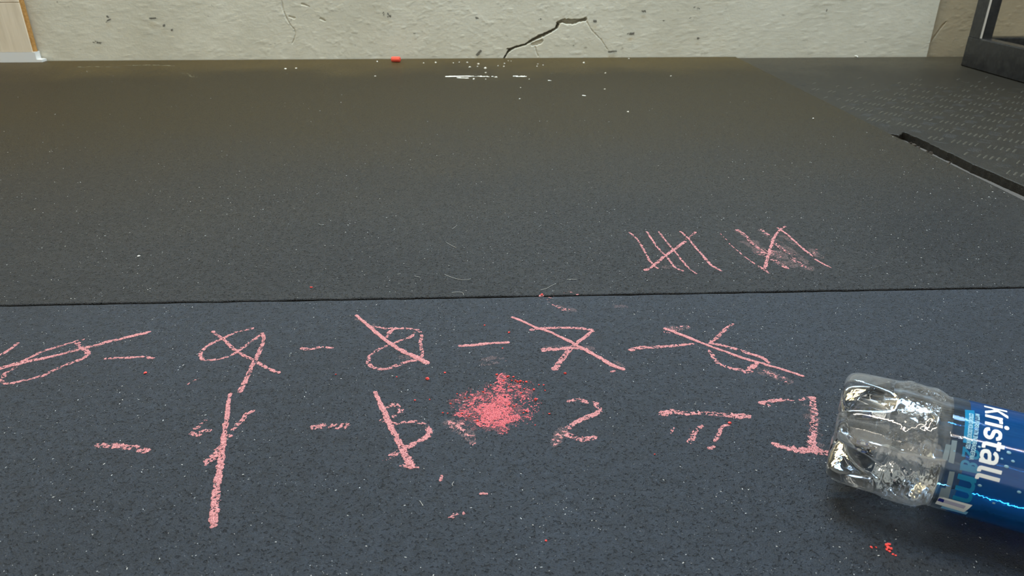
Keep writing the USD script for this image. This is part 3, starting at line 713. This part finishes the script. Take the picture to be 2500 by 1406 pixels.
scatter('chalk_crumb', 'red chalk crumb beside the short chalk stroke, below the long dash', 'chalk crumb', None, [(1781, 1034, 2.6)], M_CRUMB, seed=230)
scatter('chalk_flake', 'red chalk flake under the leftmost dash of the upper row', 'chalk flake', None, [(355, 911, 3.4)], M_CRUMB, 0.3, 231)
scatter('chalk_crumb', 'lone red chalk crumb near the bottom edge of the picture', 'chalk crumb', None, [(1333, 1321, 1.5)], M_CRUMB, seed=232)
scatter('chalk_crumb', 'tiny red chalk speck between numeral 2 and the bottom edge', 'chalk crumb', None, [(1598, 1110, 1.2)], M_CRUMB, seed=233)
scatter('chalk_flake', 'red chalk flake on the mat seam, right of the middle', 'chalk flake', None, [(1322, 721, 3.0)], M_CRUMB, 0.5, 234)
scatter('chalk_flake', 'red chalk flake just behind the seam, left of the middle', 'chalk flake', None, [(760, 702, 3.0)], M_CRUMB, 0.35, 235)
scatter('plaster_crumb', lambda sp: place_words(sp, (1180, 187), 'the plaster streak', 'white plaster crumb'), 'plaster crumb', 'white plaster crumbs before the wall crack',
        [(1064, 155, 5), (1141, 154, 5), (1168, 157.5, 6), (1147, 166, 6.5), (1185, 169, 6.5), (1186, 179, 4.5), (1157, 194, 5), (1232, 156, 4.5), (1230, 163, 4), (1241, 150, 4), (1248, 150, 3), (1313, 157, 3.5), (1326, 160, 3.5), (1311, 162, 3.5), (1425, 155, 5.5), (1166, 163, 3.5), (1121, 153, 4), (1106, 155, 4), (1216, 162, 3.5),
         (1186, 194, 3), (1292, 194, 3), (1478, 180, 4.5), (1476, 219, 4), (1637, 187, 4.5), (1533, 274, 4), (1271, 215, 3.2), (1269, 242, 3.2), (921, 152, 5.5), (916, 187, 5), (697, 170, 6.5), (723, 168, 5), (1063, 153, 4), (1034, 155, 3.5), (1535, 144, 4), (1985, 291, 4)], M_WHITE, 0.6, 300)
scatter('plaster_splinter', lambda sp: row_words(sp, 'thin pale splinter', 'on the far mat'), 'splinter', 'pale splinters on the far mat', [(1426, 234, 8), (1342, 197, 8), (340, 625, 3.5)], M_WHITE, 0.15, 350)
scatter('plaster_chunk', 'white plaster chunk at the wall foot left of the steel rack', 'plaster chunk', None, [(2090, 141, 11)], M_WHITE, 0.6, 360)

# stub of red chalk by the wall
p = floor_at(968, 151)
prof = [(0, 0), (0.0050, 0), (0.0060, 0.0008), (0.0062, 0.004), (0.0061, 0.019), (0.0054, 0.0205), (0.003, 0.0212), (0, 0.0208)]
stub = trimesh.creation.revolve(np.array(prof), sections=28)
stub.vertices += (meshkit.noise(stub.vertices / 0.003, 2)[:, None] - 0.5) * 0.0012 * np.array([1, 1, 0.6])
stub.apply_transform(trimesh.transformations.rotation_matrix(math.radians(90), (0, 1, 0)))
stub.apply_transform(trimesh.transformations.rotation_matrix(math.radians(-16), (0, 0, 1)))
stub.apply_translation((-0.0105, 0, -stub.vertices[:, 2].min()))
obj('chalk_stub', stub, plain('chalk_stub', (0.85, 0.11, 0.07), 0.85, 0.2), smooth=40, label='stub of red chalk lying against the cracked wall', cat='chalk', loc=p)

# lint and hair
LINT = sorted(([(1085, 671), (1100, 677), (1120, 683), (1140, 684), (1150, 682)], [(1103, 715), (1120, 714), (1130, 716), (1132, 722)], [(1320, 709), (1335, 705), (1345, 699), (1356, 694)], [(1090, 593), (1102, 600), (1114, 606)],
            [(1104, 560), (1116, 551)], [(1384, 683), (1408, 683)], [(778, 547), (783, 550), (791, 549)], [(970, 671), (978, 669)], [(1012, 675), (1026, 678)], [(1106, 1188), (1104, 1183), (1108, 1178)], [(1025, 1224), (1033, 1236)], [(1315, 555), (1322, 550)]), key=lambda q: q[0][0])
for k, pts in enumerate(LINT):
    P = spline([floor_at(a, b) + [0, 0, 0.0006] for a, b in pts], 0.002)
    obj('lint_fibre', tube(P, 0.00013, 4), M_LINT, label=f'thin pale lint fibre on the black mats, {NTH_W[k]} from the left', cat='lint', group='pale lint fibres on the mats')

# fine pale specks everywhere: nobody could count them
r3 = np.random.default_rng(11)
n = 26000
px = r3.uniform(-60, 2560, n); py = 170 + (1440 - 170) * r3.random(n) ** 0.8
clump = meshkit.fbm(np.stack([px / 160, py / 90, py * 0], -1), 3, 4)
keep = clump + r3.random(n) * 0.5 > 0.66
base = np.array([[-1, -.6, 0], [1, -.7, 0], [.9, .6, 0], [-.8, .7, 0], [0.1, 0, .7]]) * 0.5
bf = np.array([[0, 1, 4], [1, 2, 4], [2, 3, 4], [3, 0, 4], [0, 2, 1], [0, 3, 2]])
vs, fs = [], []
for x, y in zip(px[keep], py[keep]):
    p = floor_at(x, y)
    if (abs(p[1] - ys(p[0])) < 0.004) or p[0] > X_SEAM - 0.004 or p[1] > 1.82 or p[0] < -2.1:
        continue
    dist = np.linalg.norm(p - CAM)
    if r3.random() < np.interp(y, [300, 500, 760, 1100], [0.55, 0.0, 0.45, 0.84]):
        continue
    s = (0.00030 + 0.0006 * r3.random() ** 5) * (0.7 + 0.6 * dist)
    a = r3.uniform(0, 6.28); c, sn = math.cos(a), math.sin(a)
    q = base * [s * (0.8 + 0.9 * r3.random()), s * 0.8, s * 0.8]
    fs.append(bf + 5 * len(vs))
    vs.append(np.c_[q[:, 0] * c - q[:, 1] * sn, q[:, 0] * sn + q[:, 1] * c, q[:, 2] + 0.0001] + p)
obj('dust_speck', (np.vstack(vs), np.vstack(fs)), M_SPECK, label='fine pale specks of grit sprinkled over the black mats', cat='grit', kind='stuff')

# dirt in the gap of the torn mat
dirt_spots = []
for k in range(40):
    t = r3.random()
    g = gp[1] + (gp[-2] - gp[1]) * t + np.array([-1, -0.35]) * 0.0125 + r3.normal(size=2) * 0.003
    if g[0] >= X_SEAM + 0.006:
        dirt_spots.append(g)
plain('gap_dirt', (0.055, 0.045, 0.035), 0.9, 0.2)
for k, g in enumerate(sorted(dirt_spots, key=lambda g: -g[1])[:20]):
    obj('gap_crumb', pebble((3 + 6 * r3.random()) * mm, 500 + k, 0.8), looks('gap_dirt'), label=f'dark crumb of dirt in the mat gap, {ORD[k]} its far end', cat='dirt crumb', group='dirt crumbs in the mat gap', loc=(g[0], g[1], -0.015))

# ------------------------------------------------------------------ leaning laminate board with white strip, left
M_WOOD = usdkit.material(stage, looks('pale_laminate'), {
    'geo': ('geometry', {}), 'mp': ('mapping', {'scale': (70.0, 1.0, 6.0)}),
    'n': ('noise_texture', {'scale': 1.0, 'detail': 5.0, 'roughness': 0.6, 'distortion': 0.5}),
    'r': ('rgb_ramp', {'ramp': [(0.3, (0.66, 0.56, 0.42)), (0.5, (0.76, 0.66, 0.51)), (0.72, (0.84, 0.74, 0.59))]}),
    'p': ('principled_bsdf', {'roughness': 0.5, 'specular_ior_level': 0.35})},
    [('geo.position', 'mp.vector'), ('mp.vector', 'n.vector'), ('n.fac', 'r.fac'), ('r.color', 'p.base_color')], surface='p.BSDF')
M_CORE = usdkit.material(stage, looks('fibreboard_core'), {
    'geo': ('geometry', {}), 'n': ('noise_texture', {'scale': 260.0, 'detail': 3.0}),
    'r': ('rgb_ramp', {'ramp': [(0.3, (0.36, 0.19, 0.055)), (0.7, (0.52, 0.29, 0.10))]}),
    'p': ('principled_bsdf', {'roughness': 0.8, 'specular_ior_level': 0.2})},
    [('geo.position', 'n.vector'), ('n.fac', 'r.fac'), ('r.color', 'p.base_color')], surface='p.BSDF')
YF = D_WALL - 0.026
bx1 = float(wall_at(79, 126, YF)[0]); bz0 = float(wall_at(79, 127, YF)[2])
zj = float(wall_at(20, 6, YF)[2])
board = thing('laminate_board', 'pale wood laminate board with golden fibreboard edge standing against the left wall', 'board')
obj('board_face', box(bx1 - 0.20, bx1, YF, YF + 0.003, bz0, zj - 0.0006, 0.0006), M_WOOD, board)
obj('board_face', box(bx1 - 0.20, bx1, YF, YF + 0.003, zj + 0.0006, 0.60, 0.0006), M_WOOD, board)
core = Polygon([(bx1 - 0.20, YF + 0.003), (bx1 - 0.0025, YF + 0.003), (bx1 - 0.0025, YF + 0.006), (bx1 + 0.0015, YF + 0.008), (bx1 + 0.0045, YF + 0.0105), (bx1 + 0.0045, YF + 0.0145), (bx1 + 0.001, YF + 0.017), (bx1 - 0.002, YF + 0.0205), (bx1 - 0.20, YF + 0.0205)])
ce = trimesh.creation.extrude_polygon(core, 0.60 - bz0 - 0.001, engine='earcut'); ce.apply_translation((0, 0, bz0))
obj('board_core', ce, M_CORE, board, label='golden brown fibreboard core with tongue edge')
M_STRIP = plain('white_strip', (0.74, 0.75, 0.74), 0.5, 0.4)
sx = float(wall_at(88, 140, YF)[0]); sx2 = float(wall_at(101, 143, YF)[0]); hz = bz0 - 0.0005
strip = Polygon([(sx - 0.25, 0.0002), (sx2, 0.0002), (sx2, 0.0055), (sx, 0.0062), (sx, hz), (sx - 0.25, hz)])
se = trimesh.creation.extrude_polygon(strip, 0.0215, engine='earcut')
se.apply_transform(np.array([[1, 0, 0, 0], [0, 0, -1, YF + 0.0205], [0, 1, 0, 0], [0, 0, 0, 1]], float))
obj('white_strip', se, M_STRIP, label='white plastic strip with a stepped end under the laminate board', cat='plastic strip')

# ------------------------------------------------------------------ black steel rack, right
rc = floor_at(2344, 160, -0.003)
RX, RY = float(rc[0]), float(rc[1])
zt = float(wall_at(2361, 88, RY)[2])
TW = 0.030
rack = thing('steel_rack', 'black square tube steel rack foot standing on the tread mat by the wall', 'rack')
obj('side_rail', box(RX, RX + TW, RY - 1.1, RY, -0.0029, zt, 0.0025), M_STEEL, rack, smooth=30)
obj('back_rail', box(RX + TW, RX + 0.75, RY - TW, RY, -0.0029, zt, 0.0025), M_STEEL, rack, smooth=30)
PD, PW = 0.046, 0.028
post = shapely.box(RX + 0.0005, RY - PD, RX + PW, RY).buffer(-0.004).buffer(0.004, quad_segs=6)
pm = trimesh.creation.extrude_polygon(post, 1.9 - zt, engine='earcut'); pm.apply_translation((0, 0, zt - 0.0005))
obj('upright_post', pm, M_STEEL, rack, smooth=30)
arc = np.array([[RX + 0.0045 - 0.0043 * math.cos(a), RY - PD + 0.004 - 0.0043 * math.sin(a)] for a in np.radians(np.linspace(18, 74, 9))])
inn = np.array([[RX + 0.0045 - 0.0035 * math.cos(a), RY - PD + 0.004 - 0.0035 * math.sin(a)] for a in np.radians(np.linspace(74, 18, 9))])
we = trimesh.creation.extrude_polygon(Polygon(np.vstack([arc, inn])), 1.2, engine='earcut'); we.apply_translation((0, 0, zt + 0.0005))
obj('edge_glint', we, plain('glint_steel', (0.72, 0.70, 0.66), 0.38, 0.5, 0.85), rack, smooth=30, label='bright glint strip added along the edge of the upright post')  # added bright strip stands in for light catching the post edge

# ------------------------------------------------------------------ water bottle
AX = math.radians(-29.74)
ba = np.array([math.cos(AX), math.sin(AX), 0.0])             # along the bottle, base to cap
bz = np.array([0, 0, 1.0])
bc = np.array([math.sin(AX), -math.cos(AX), 0.0])             # sideways, towards the viewer
RL = 0.0295                                                   # radius under the label
ZA = RL + 0.0026                                              # height of the axis
off = np.array([-math.sin(AX), math.cos(AX), 0]) * 0.3800
S_BASE = 0.0065
origin = off + ba * S_BASE + bz * ZA
NTH = 300


def smooth01(x):
    x = np.clip(x, 0, 1)
    return x * x * (3 - 2 * x)


PHASE = math.radians(57)


def bottle_grid(inset=0.0):
    """Rows of (s, r) over theta: petal base, crinkled waist, label panel, shoulder, neck."""
    th = np.linspace(0, 2 * np.pi, NTH, endpoint=False)
    c5 = 0.5 + 0.5 * np.cos(5 * (th - PHASE))
    k = np.linspace(0, 1, 60)
    foot = smooth01((c5[None] - (0.50 - 0.48 * k[:, None])) / (0.42 + 0.1 * k[:, None]))
    fx = np.array([0, .15, .45, .62, .76, .88, .955, .985, 1.0]); fs = np.array([5.0, 4.6, 1.2, 0.15, 0.0, 1.0, 3.6, 8.0, 25.0]) * mm
    vx = np.array([0, .15, .40, .58, .72, .83, .90, .955, 1.0]); vsx = np.array([5.0, 5.4, 7.0, 9.0, 12.0, 15.5, 19.0, 22.5, 25.5]) * mm
    tk = np.linspace(0, 1, 9)
    from scipy.interpolate import PchipInterpolator as PI
    fr, fz, vr, vz = (PI(tk, a)(k) for a in (fx, fs, vx, vsx))
    R0 = RL + 0.0018
    rows_r, rows_s = [], []
    for i in range(1, 60):
        rows_r.append(R0 * (vr[i] + (fr[i] - vr[i]) * foot[i])); rows_s.append(vz[i] + (fz[i] - vz[i]) * foot[i])
    sv = np.concatenate([np.arange(0.026, 0.052, 0.0006), np.arange(0.052, 0.150, 0.003), np.linspace(0.150, 0.205, 30), [0.2055, 0.2085, 0.209, 0.222]])
    prof = PI([0.025, 0.029, 0.036, 0.044, 0.0485, 0.051, 0.055, 0.140, 0.150, 0.165, 0.180, 0.192, 0.200, 0.2055, 0.206, 0.2085, 0.209, 0.225],
              [R0, R0 + .0003, RL + .0026, RL + .0026, RL + .0008, RL - .0002, RL, RL, RL + .001, RL - .001, .0225, .0165, .0130, .0125, .0155, .0155, .0125, .0125])
    last_s = rows_s[-1]
    for s in sv:
        amp = smooth01((s - 0.026) / 0.006) * smooth01((0.0510 - s) / 0.005)
        q = np.stack([np.cos(th) * RL / 0.0045, np.sin(th) * RL / 0.0045, np.full(NTH, s / 0.0045)], -1)
        q2 = q * 2.6
        q3 = np.stack([np.cos(th) * RL / 0.014, np.sin(th) * RL / 0.014, np.full(NTH, s / 0.014)], -1)
        crink = (meshkit.noise(q, 5) - 0.5) * 0.0007 + (np.abs(meshkit.noise(q2, 9) - 0.5)) * -0.0005 + (meshkit.noise(q3, 2) - 0.5) * 0.0022
        rows_r.append(float(prof(s)) + amp * crink); rows_s.append(np.full(NTH, s))
    return th, np.array(rows_r) - inset, np.array(rows_s)


def place_bottle(s, r, th):
    s, r, th = np.broadcast_arrays(s, r, th)
    return origin + s[..., None] * ba + (r * np.cos(th))[..., None] * bz + (r * np.sin(th))[..., None] * bc


def lathe(th, R, S, cap_end=True, inset=0.0):
    v = place_bottle(S, R, th[None]).reshape(-1, 3)
    n = len(R); N = NTH
    c0 = place_bottle(np.array(5.0 * mm + inset), np.array(0.0), np.array(0.0)); c1 = place_bottle(np.array(float(S[-1, 0])), np.array(0.0), np.array(0.0))
    v = np.vstack([v, c0, c1])
    i = np.arange(n - 1)[:, None]; j = np.arange(N)[None]; k = (j + 1) % N
    a, b, c, d = (i * N + j).ravel(), (i * N + k).ravel(), ((i + 1) * N + k).ravel(), ((i + 1) * N + j).ravel()
    f = [np.stack([a, b, c], 1), np.stack([a, c, d], 1)]
    jj = np.arange(N); kk = (jj + 1) % N
    f.append(np.stack([np.full(N, n * N), kk, jj], 1))
    if cap_end:
        o = (n - 1) * N
        f.append(np.stack([np.full(N, n * N + 1), o + jj, o + kk], 1))
    me = trimesh.Trimesh(v, np.vstack(f), process=False)
    if me.volume < 0:
        me.invert()
    return me


M_PET = usdkit.material(stage, looks('clear_plastic'), {
    'geo': ('geometry', {}), 'n': ('noise_texture', {'scale': 330.0, 'detail': 2.0}),
    'b': ('bump', {'strength': 0.12, 'distance': 0.0006}),
    't': ('transparent_bsdf', {'color': (0.955, 0.965, 0.97)}), 'g': ('glossy_bsdf', {'roughness': 0.03, 'color': (1, 1, 1)}),
    'fr': ('layer_weight', {'blend': 0.42}), 'mr': ('map_range', {'from_min': 0.0, 'from_max': 1.0, 'to_min': 0.03, 'to_max': 0.97}),
    'df': ('diffuse_bsdf', {'color': (0.85, 0.86, 0.86)}), 'tl': ('translucent_bsdf', {'color': (0.85, 0.86, 0.86)}), 'dif': ('mix_closure', {'fac': 0.5}),
    'hn': ('noise_texture', {'scale': 120.0, 'detail': 3.0}), 'hr': ('map_range', {'from_min': 0.35, 'from_max': 0.7, 'to_min': 0.035, 'to_max': 0.12}), 'haze': ('mix_closure', {}),
    'fc': ('layer_weight', {'blend': 0.5}), 'fp': ('math', {'math_type': 'power', 'value2': 3.0}), 'fs': ('math', {'math_type': 'multiply_add', 'value2': 0.45, 'use_clamp': True}),
    'm': ('mix_closure', {})},
    [('t.BSDF', 'haze.closure1'), ('df.BSDF', 'dif.closure1'), ('tl.BSDF', 'dif.closure2'), ('dif.closure', 'haze.closure2'), ('geo.position', 'hn.vector'), ('hn.fac', 'hr.value'), ('fc.facing', 'fp.value1'), ('fp.value', 'fs.value1'), ('hr.result', 'fs.value3'), ('fs.value', 'haze.fac'), ('geo.position', 'n.vector'), ('n.fac', 'b.height'), ('b.normal', 'g.normal'), ('fr.fresnel', 'mr.value'), ('mr.result', 'm.fac'), ('haze.closure', 'm.closure1'), ('g.BSDF', 'm.closure2')], surface='m.closure')
M_WATER = usdkit.material(stage, looks('water'), {'g': ('glass_bsdf', {'color': (1, 1, 1), 'roughness': 0.0, 'IOR': 1.33})}, surface='g.BSDF')
M_EDGE = plain('meniscus_glint', (0.85, 0.88, 0.9), 0.12, 0.8, transmission_weight=0.55, ior=1.33)  # white base colour paints the skylight glint on the meniscus
bottle = thing('water_bottle', 'partly full clear plastic water bottle with blue label lying on its side', 'bottle')
th, R, S = bottle_grid()
obj('bottle_shell', lathe(th, R, S), M_PET, bottle, smooth=True)
th, Rw, Sw = bottle_grid(0.0005)
Rw = np.maximum(Rw, 0.0003)
Sw = Sw.copy(); Sw[:59] += 0.0005 * (1 - np.linspace(0, 1, 59)[:, None])
inner = lathe(th, Rw, Sw, inset=0.0005)
W_LEVEL = ZA + 0.0124
man = manifold3d.Manifold(manifold3d.Mesh(np.asarray(inner.vertices, np.float32), np.asarray(inner.faces, np.uint32)))
water = man.trim_by_plane((0.0, 0.0, -1.0), -W_LEVEL)
obj('water', water, M_WATER, bottle, smooth=35, label='clear water lying along the bottle')


# the water climbs a little at the plastic: a bright line where its surface meets the wall, its glint painted white
ridx = np.where((Sw[:, 0] > 0.024) & (Sw[:, 0] < 0.150) & (np.ptp(Sw, axis=1) < 1e-9))[0]
for side in (1, -1):
    line = []
    for i in ridx:
        t = math.acos(min(1.0, (W_LEVEL - ZA) / (RL + 0.0005)))
        rr = np.interp(t if side > 0 else 2 * np.pi - t, th, Rw[i])
        t = math.acos(min(1.0, (W_LEVEL - ZA) / rr)) * side
        line.append(place_bottle(np.array(Sw[i, 0]), np.array(rr - 0.0004), np.array(t)))
    obj('water_edge', tube(np.array(line), 0.0007, 8), M_EDGE, bottle, smooth=True)


def on_bottle(px, py, r=RL + 0.0003):
    """(s, theta) where the line of sight meets the label panel"""
    d = ray(px, py); o = CAM - origin
    dn, dz = d @ bc, d @ bz; on, oz = o @ bc, o @ bz
    a, b, c = dn * dn + dz * dz, 2 * (dn * on + dz * oz), on * on + oz * oz - r * r
    disc = max(b * b - 4 * a * c, 0.0)
    t = (-b - math.sqrt(disc)) / (2 * a)
    q = o + d * t
    return float(q @ ba), float(math.atan2(q @ bc, q @ bz))


S_LAB0, S_LAB1 = 0.0515, 0.140


def sleeve(s0, s1, r, t0=0.0, t1=2 * np.pi, n=160, ns=12, thick=0.0):
    tt = np.linspace(t0, t1, n); ss = np.linspace(s0, s1, ns)
    Tt, Ss = np.meshgrid(tt, ss)
    v = place_bottle(Ss, np.full_like(Ss, r), Tt).reshape(-1, 3)
    i = np.arange(ns - 1)[:, None]; j = np.arange(n - 1)[None]
    a = (i * n + j).ravel()
    f = np.vstack([np.stack([a, a + 1, a + n + 1], 1), np.stack([a, a + n + 1, a + n], 1)])
    me = trimesh.Trimesh(v, f, process=False)
    return me


def label_film(name, color, fac, rough=0.08, diffuse=None):
    return usdkit.material(stage, looks(name), {
        't': ('transparent_bsdf', {'color': color}), 'd': ('principled_bsdf', {'base_color': diffuse or color, 'roughness': rough, 'specular_ior_level': 0.6}),
        'g': ('glossy_bsdf', {'roughness': rough, 'color': (1, 1, 1)}), 'fr': ('layer_weight', {'blend': 0.20}),
        'm': ('mix_closure', {'fac': fac}), 'm2': ('mix_closure', {})},
        [('t.BSDF', 'm.closure1'), ('d.BSDF', 'm.closure2'), ('m.closure', 'm2.closure1'), ('g.BSDF', 'm2.closure2'), ('fr.fresnel', 'm2.fac')], surface='m2.closure')


M_LABEL = label_film('label_film', (0.10, 0.40, 0.82), 0.40, diffuse=(0.002, 0.095, 0.33))
M_CLEAR = label_film('label_clear_band', (0.55, 0.62, 0.70), 0.12, diffuse=(0.10, 0.14, 0.2))
M_TEAL = label_film('label_teal', (0.2, 0.6, 0.8), 0.75, diffuse=(0.01, 0.24, 0.46))
M_PRINT = plain('label_white_print', (0.80, 0.83, 0.83), 0.45)
M_PRINT2 = plain('label_pale_print', (0.36, 0.62, 0.74), 0.5)
M_GREY = label_film('label_grey_print', (0.5, 0.55, 0.6), 0.7, diffuse=(0.26, 0.34, 0.38))
M_NAVY = plain('label_navy_print', (0.01, 0.02, 0.22), 0.4)
M_LILAC = plain('label_lilac_print', (0.42, 0.43, 0.58), 0.5)
M_SKY = plain('label_sky_print', (0.20, 0.50, 0.75), 0.4)
lab = obj('label', sleeve(S_LAB0 + 0.0075, S_LAB1, RL + 0.0002), M_LABEL, bottle, smooth=True, label='blue wrap-around label with white lettering')
obj('clear_band', sleeve(S_LAB0, S_LAB0 + 0.0075, RL + 0.0002), M_CLEAR, lab, smooth=True)


def wrap(mesh2d, s0, t0, r):
    """a flat mesh (x along the girth, y along the bottle, z outwards) laid round the label"""
    v = mesh2d.vertices
    return trimesh.Trimesh(place_bottle(s0 + v[:, 1], r + v[:, 2], t0 + v[:, 0] / r), mesh2d.faces, process=False)


def patch(name, corners, mat, r, n=10):
    """four-cornered print given by the pixels of its corners, on the label's skin"""
    st = np.array([on_bottle(*c) for c in corners])
    uu, vv = np.meshgrid(np.linspace(0, 1, n), np.linspace(0, 1, 4))
    q = ((1 - uu) * (1 - vv))[..., None] * st[0] + (uu * (1 - vv))[..., None] * st[1] + (uu * vv)[..., None] * st[2] + ((1 - uu) * vv)[..., None] * st[3]
    v = place_bottle(q[..., 0], np.full(q.shape[:2], r), q[..., 1]).reshape(-1, 3)
    a = (np.arange(3)[:, None] * n + np.arange(n - 1)[None]).ravel()
    f = np.vstack([np.stack([a, a + 1, a + n + 1], 1), np.stack([a, a + n + 1, a + n], 1)])
    return obj(name, trimesh.Trimesh(v, f, process=False), mat, lab, smooth=True)


def lettering(name, text, px0, px1, height_px, mat, r, bold=True, shear=0.0):
    """text running from pixel px0 to px1 round the girth; height_px = a pixel at capital height above px0"""
    s0, t0 = on_bottle(*px0); s1, t1 = on_bottle(*px1); sh, _ = on_bottle(*height_px)
    me = meshkit.text_mesh(text, 0.010, 0.00012, bold)
    me = me.subdivide_to_size(0.0022)  if hasattr(me, 'subdivide_to_size') else me
    x = me.vertices[:, 0]; x0, x1 = x.min(), x.max()
    W = (t1 - t0) * r
    v = me.vertices.copy()
    v[:, 0] = (x - x0) / (x1 - x0) * W
    v[:, 1] = v[:, 1] / 0.010 * (sh - s0) + v[:, 0] / W * (s1 - s0)
    return obj(name, wrap(trimesh.Trimesh(v, me.faces, process=False), s0, t0, r), mat, lab)


RP = RL + 0.00035
lettering('brand_lettering', 'Kristall', (2404, 991), (2381, 1168), (2456, 1002), M_PRINT, RP)
lettering('small_lettering', 'NYTT FERSVATN IN BRAGDEFNA', (2381, 1010), (2366, 1121), (2391, 1012), M_PRINT2, RP + 0.0001)
lettering('small_lettering', 'CITRONIO KOLDIOXIC WATER', (2366, 1009), (2357, 1094), (2376, 1011), M_PRINT2, RP + 0.0001)
lettering('teal_lettering', '28', (2352, 1090), (2344, 1146), (2392, 1098), M_TEAL, RP - 0.0001)
patch('teal_bar', [(2345, 1131), (2343, 1147), (2392, 1158), (2393, 1142)], M_TEAL, RP - 0.0001)
lettering('teal_lettering', 'm', (2341, 1156), (2326, 1218), (2398, 1172), M_TEAL, RP - 0.0001)
patch('teal_block', [(2356, 1000), (2351, 1080), (2374, 1084), (2379, 1002)], M_TEAL, RP - 0.0001)
for a, b, w in [((2309, 1084), (2300, 1120), 13), ((2324, 1074), (2315, 1128), 13), ((2318, 1150), (2302, 1214), 13), ((2298, 1190), (2291, 1213), 11)]:
    patch('grey_print', [a, b, (b[0] + w, b[1] + 4), (a[0] + w, a[1] + 2)], M_GREY, RP)
patch('white_panel', [(2293, 1211), (2283, 1229), (2353, 1250), (2374, 1233)], M_PRINT, RP)
patch('navy_square', [(2293.5, 1214.5), (2288, 1221), (2303, 1226), (2306, 1218.5)], M_NAVY, RP + 0.0002)
patch('lilac_table', [(2307, 1219), (2304, 1226), (2353, 1241), (2358, 1234)], M_LILAC, RP + 0.0002)
patch('sky_panel', [(2300, 1235), (2296, 1239.5), (2358, 1256), (2364, 1250)], M_SKY, RP - 0.00005)
for x, y, s in [(2391, 1091, 1.3), (2463, 1105, 1.8), (2457, 1139, 1.8), (2473, 1126, 1.4), (2446, 1120, 1.1), (2330, 1101, .8), (2392, 1185, 1.6), (2488, 1201, 1.6), (2426, 1228, 1.2)]:
    ss, tt = on_bottle(x, y)
    dr = trimesh.creation.icosphere(2, s * mm * 0.42); dr.apply_scale((1.0, 1.3, 0.35))
    obj('water_drop', wrap(dr, ss, tt, RP), label_film('drop_film', (0.6, 0.8, 0.9), 0.75, diffuse=(0.25, 0.5, 0.65)) if x == 2391 else looks('drop_film'), lab, smooth=True)
cap_p = [(0.0, 0.205), (0.0, 0.224)]
tc = np.linspace(0, 2 * np.pi, 120, endpoint=False)
rc_ = 0.0148 + 0.0004 * (np.sin(tc * 40) > 0)
ring = lambda s, k: place_bottle(np.full(120, s), rc_ * k, tc)
capv = np.vstack([ring(0.2095, 1), ring(0.2225, 1), ring(0.2245, 0.93), place_bottle(np.array([0.2095, 0.2245]), np.array([0.0, 0.0]), np.array([0.0, 0.0]))])
j = np.arange(120); k = (j + 1) % 120
capf = np.vstack([np.stack([i * 120 + j, i * 120 + k, (i + 1) * 120 + k], 1) for i in (0, 1)] + [np.stack([i * 120 + j, (i + 1) * 120 + k, (i + 1) * 120 + j], 1) for i in (0, 1)] + [np.stack([np.full(120, 360), k, j], 1), np.stack([np.full(120, 361), 240 + j, 240 + k], 1)])
obj('screw_cap', trimesh.Trimesh(capv, capf, process=False), plain('cap_blue', (0.01, 0.10, 0.45), 0.35), bottle, smooth=30)
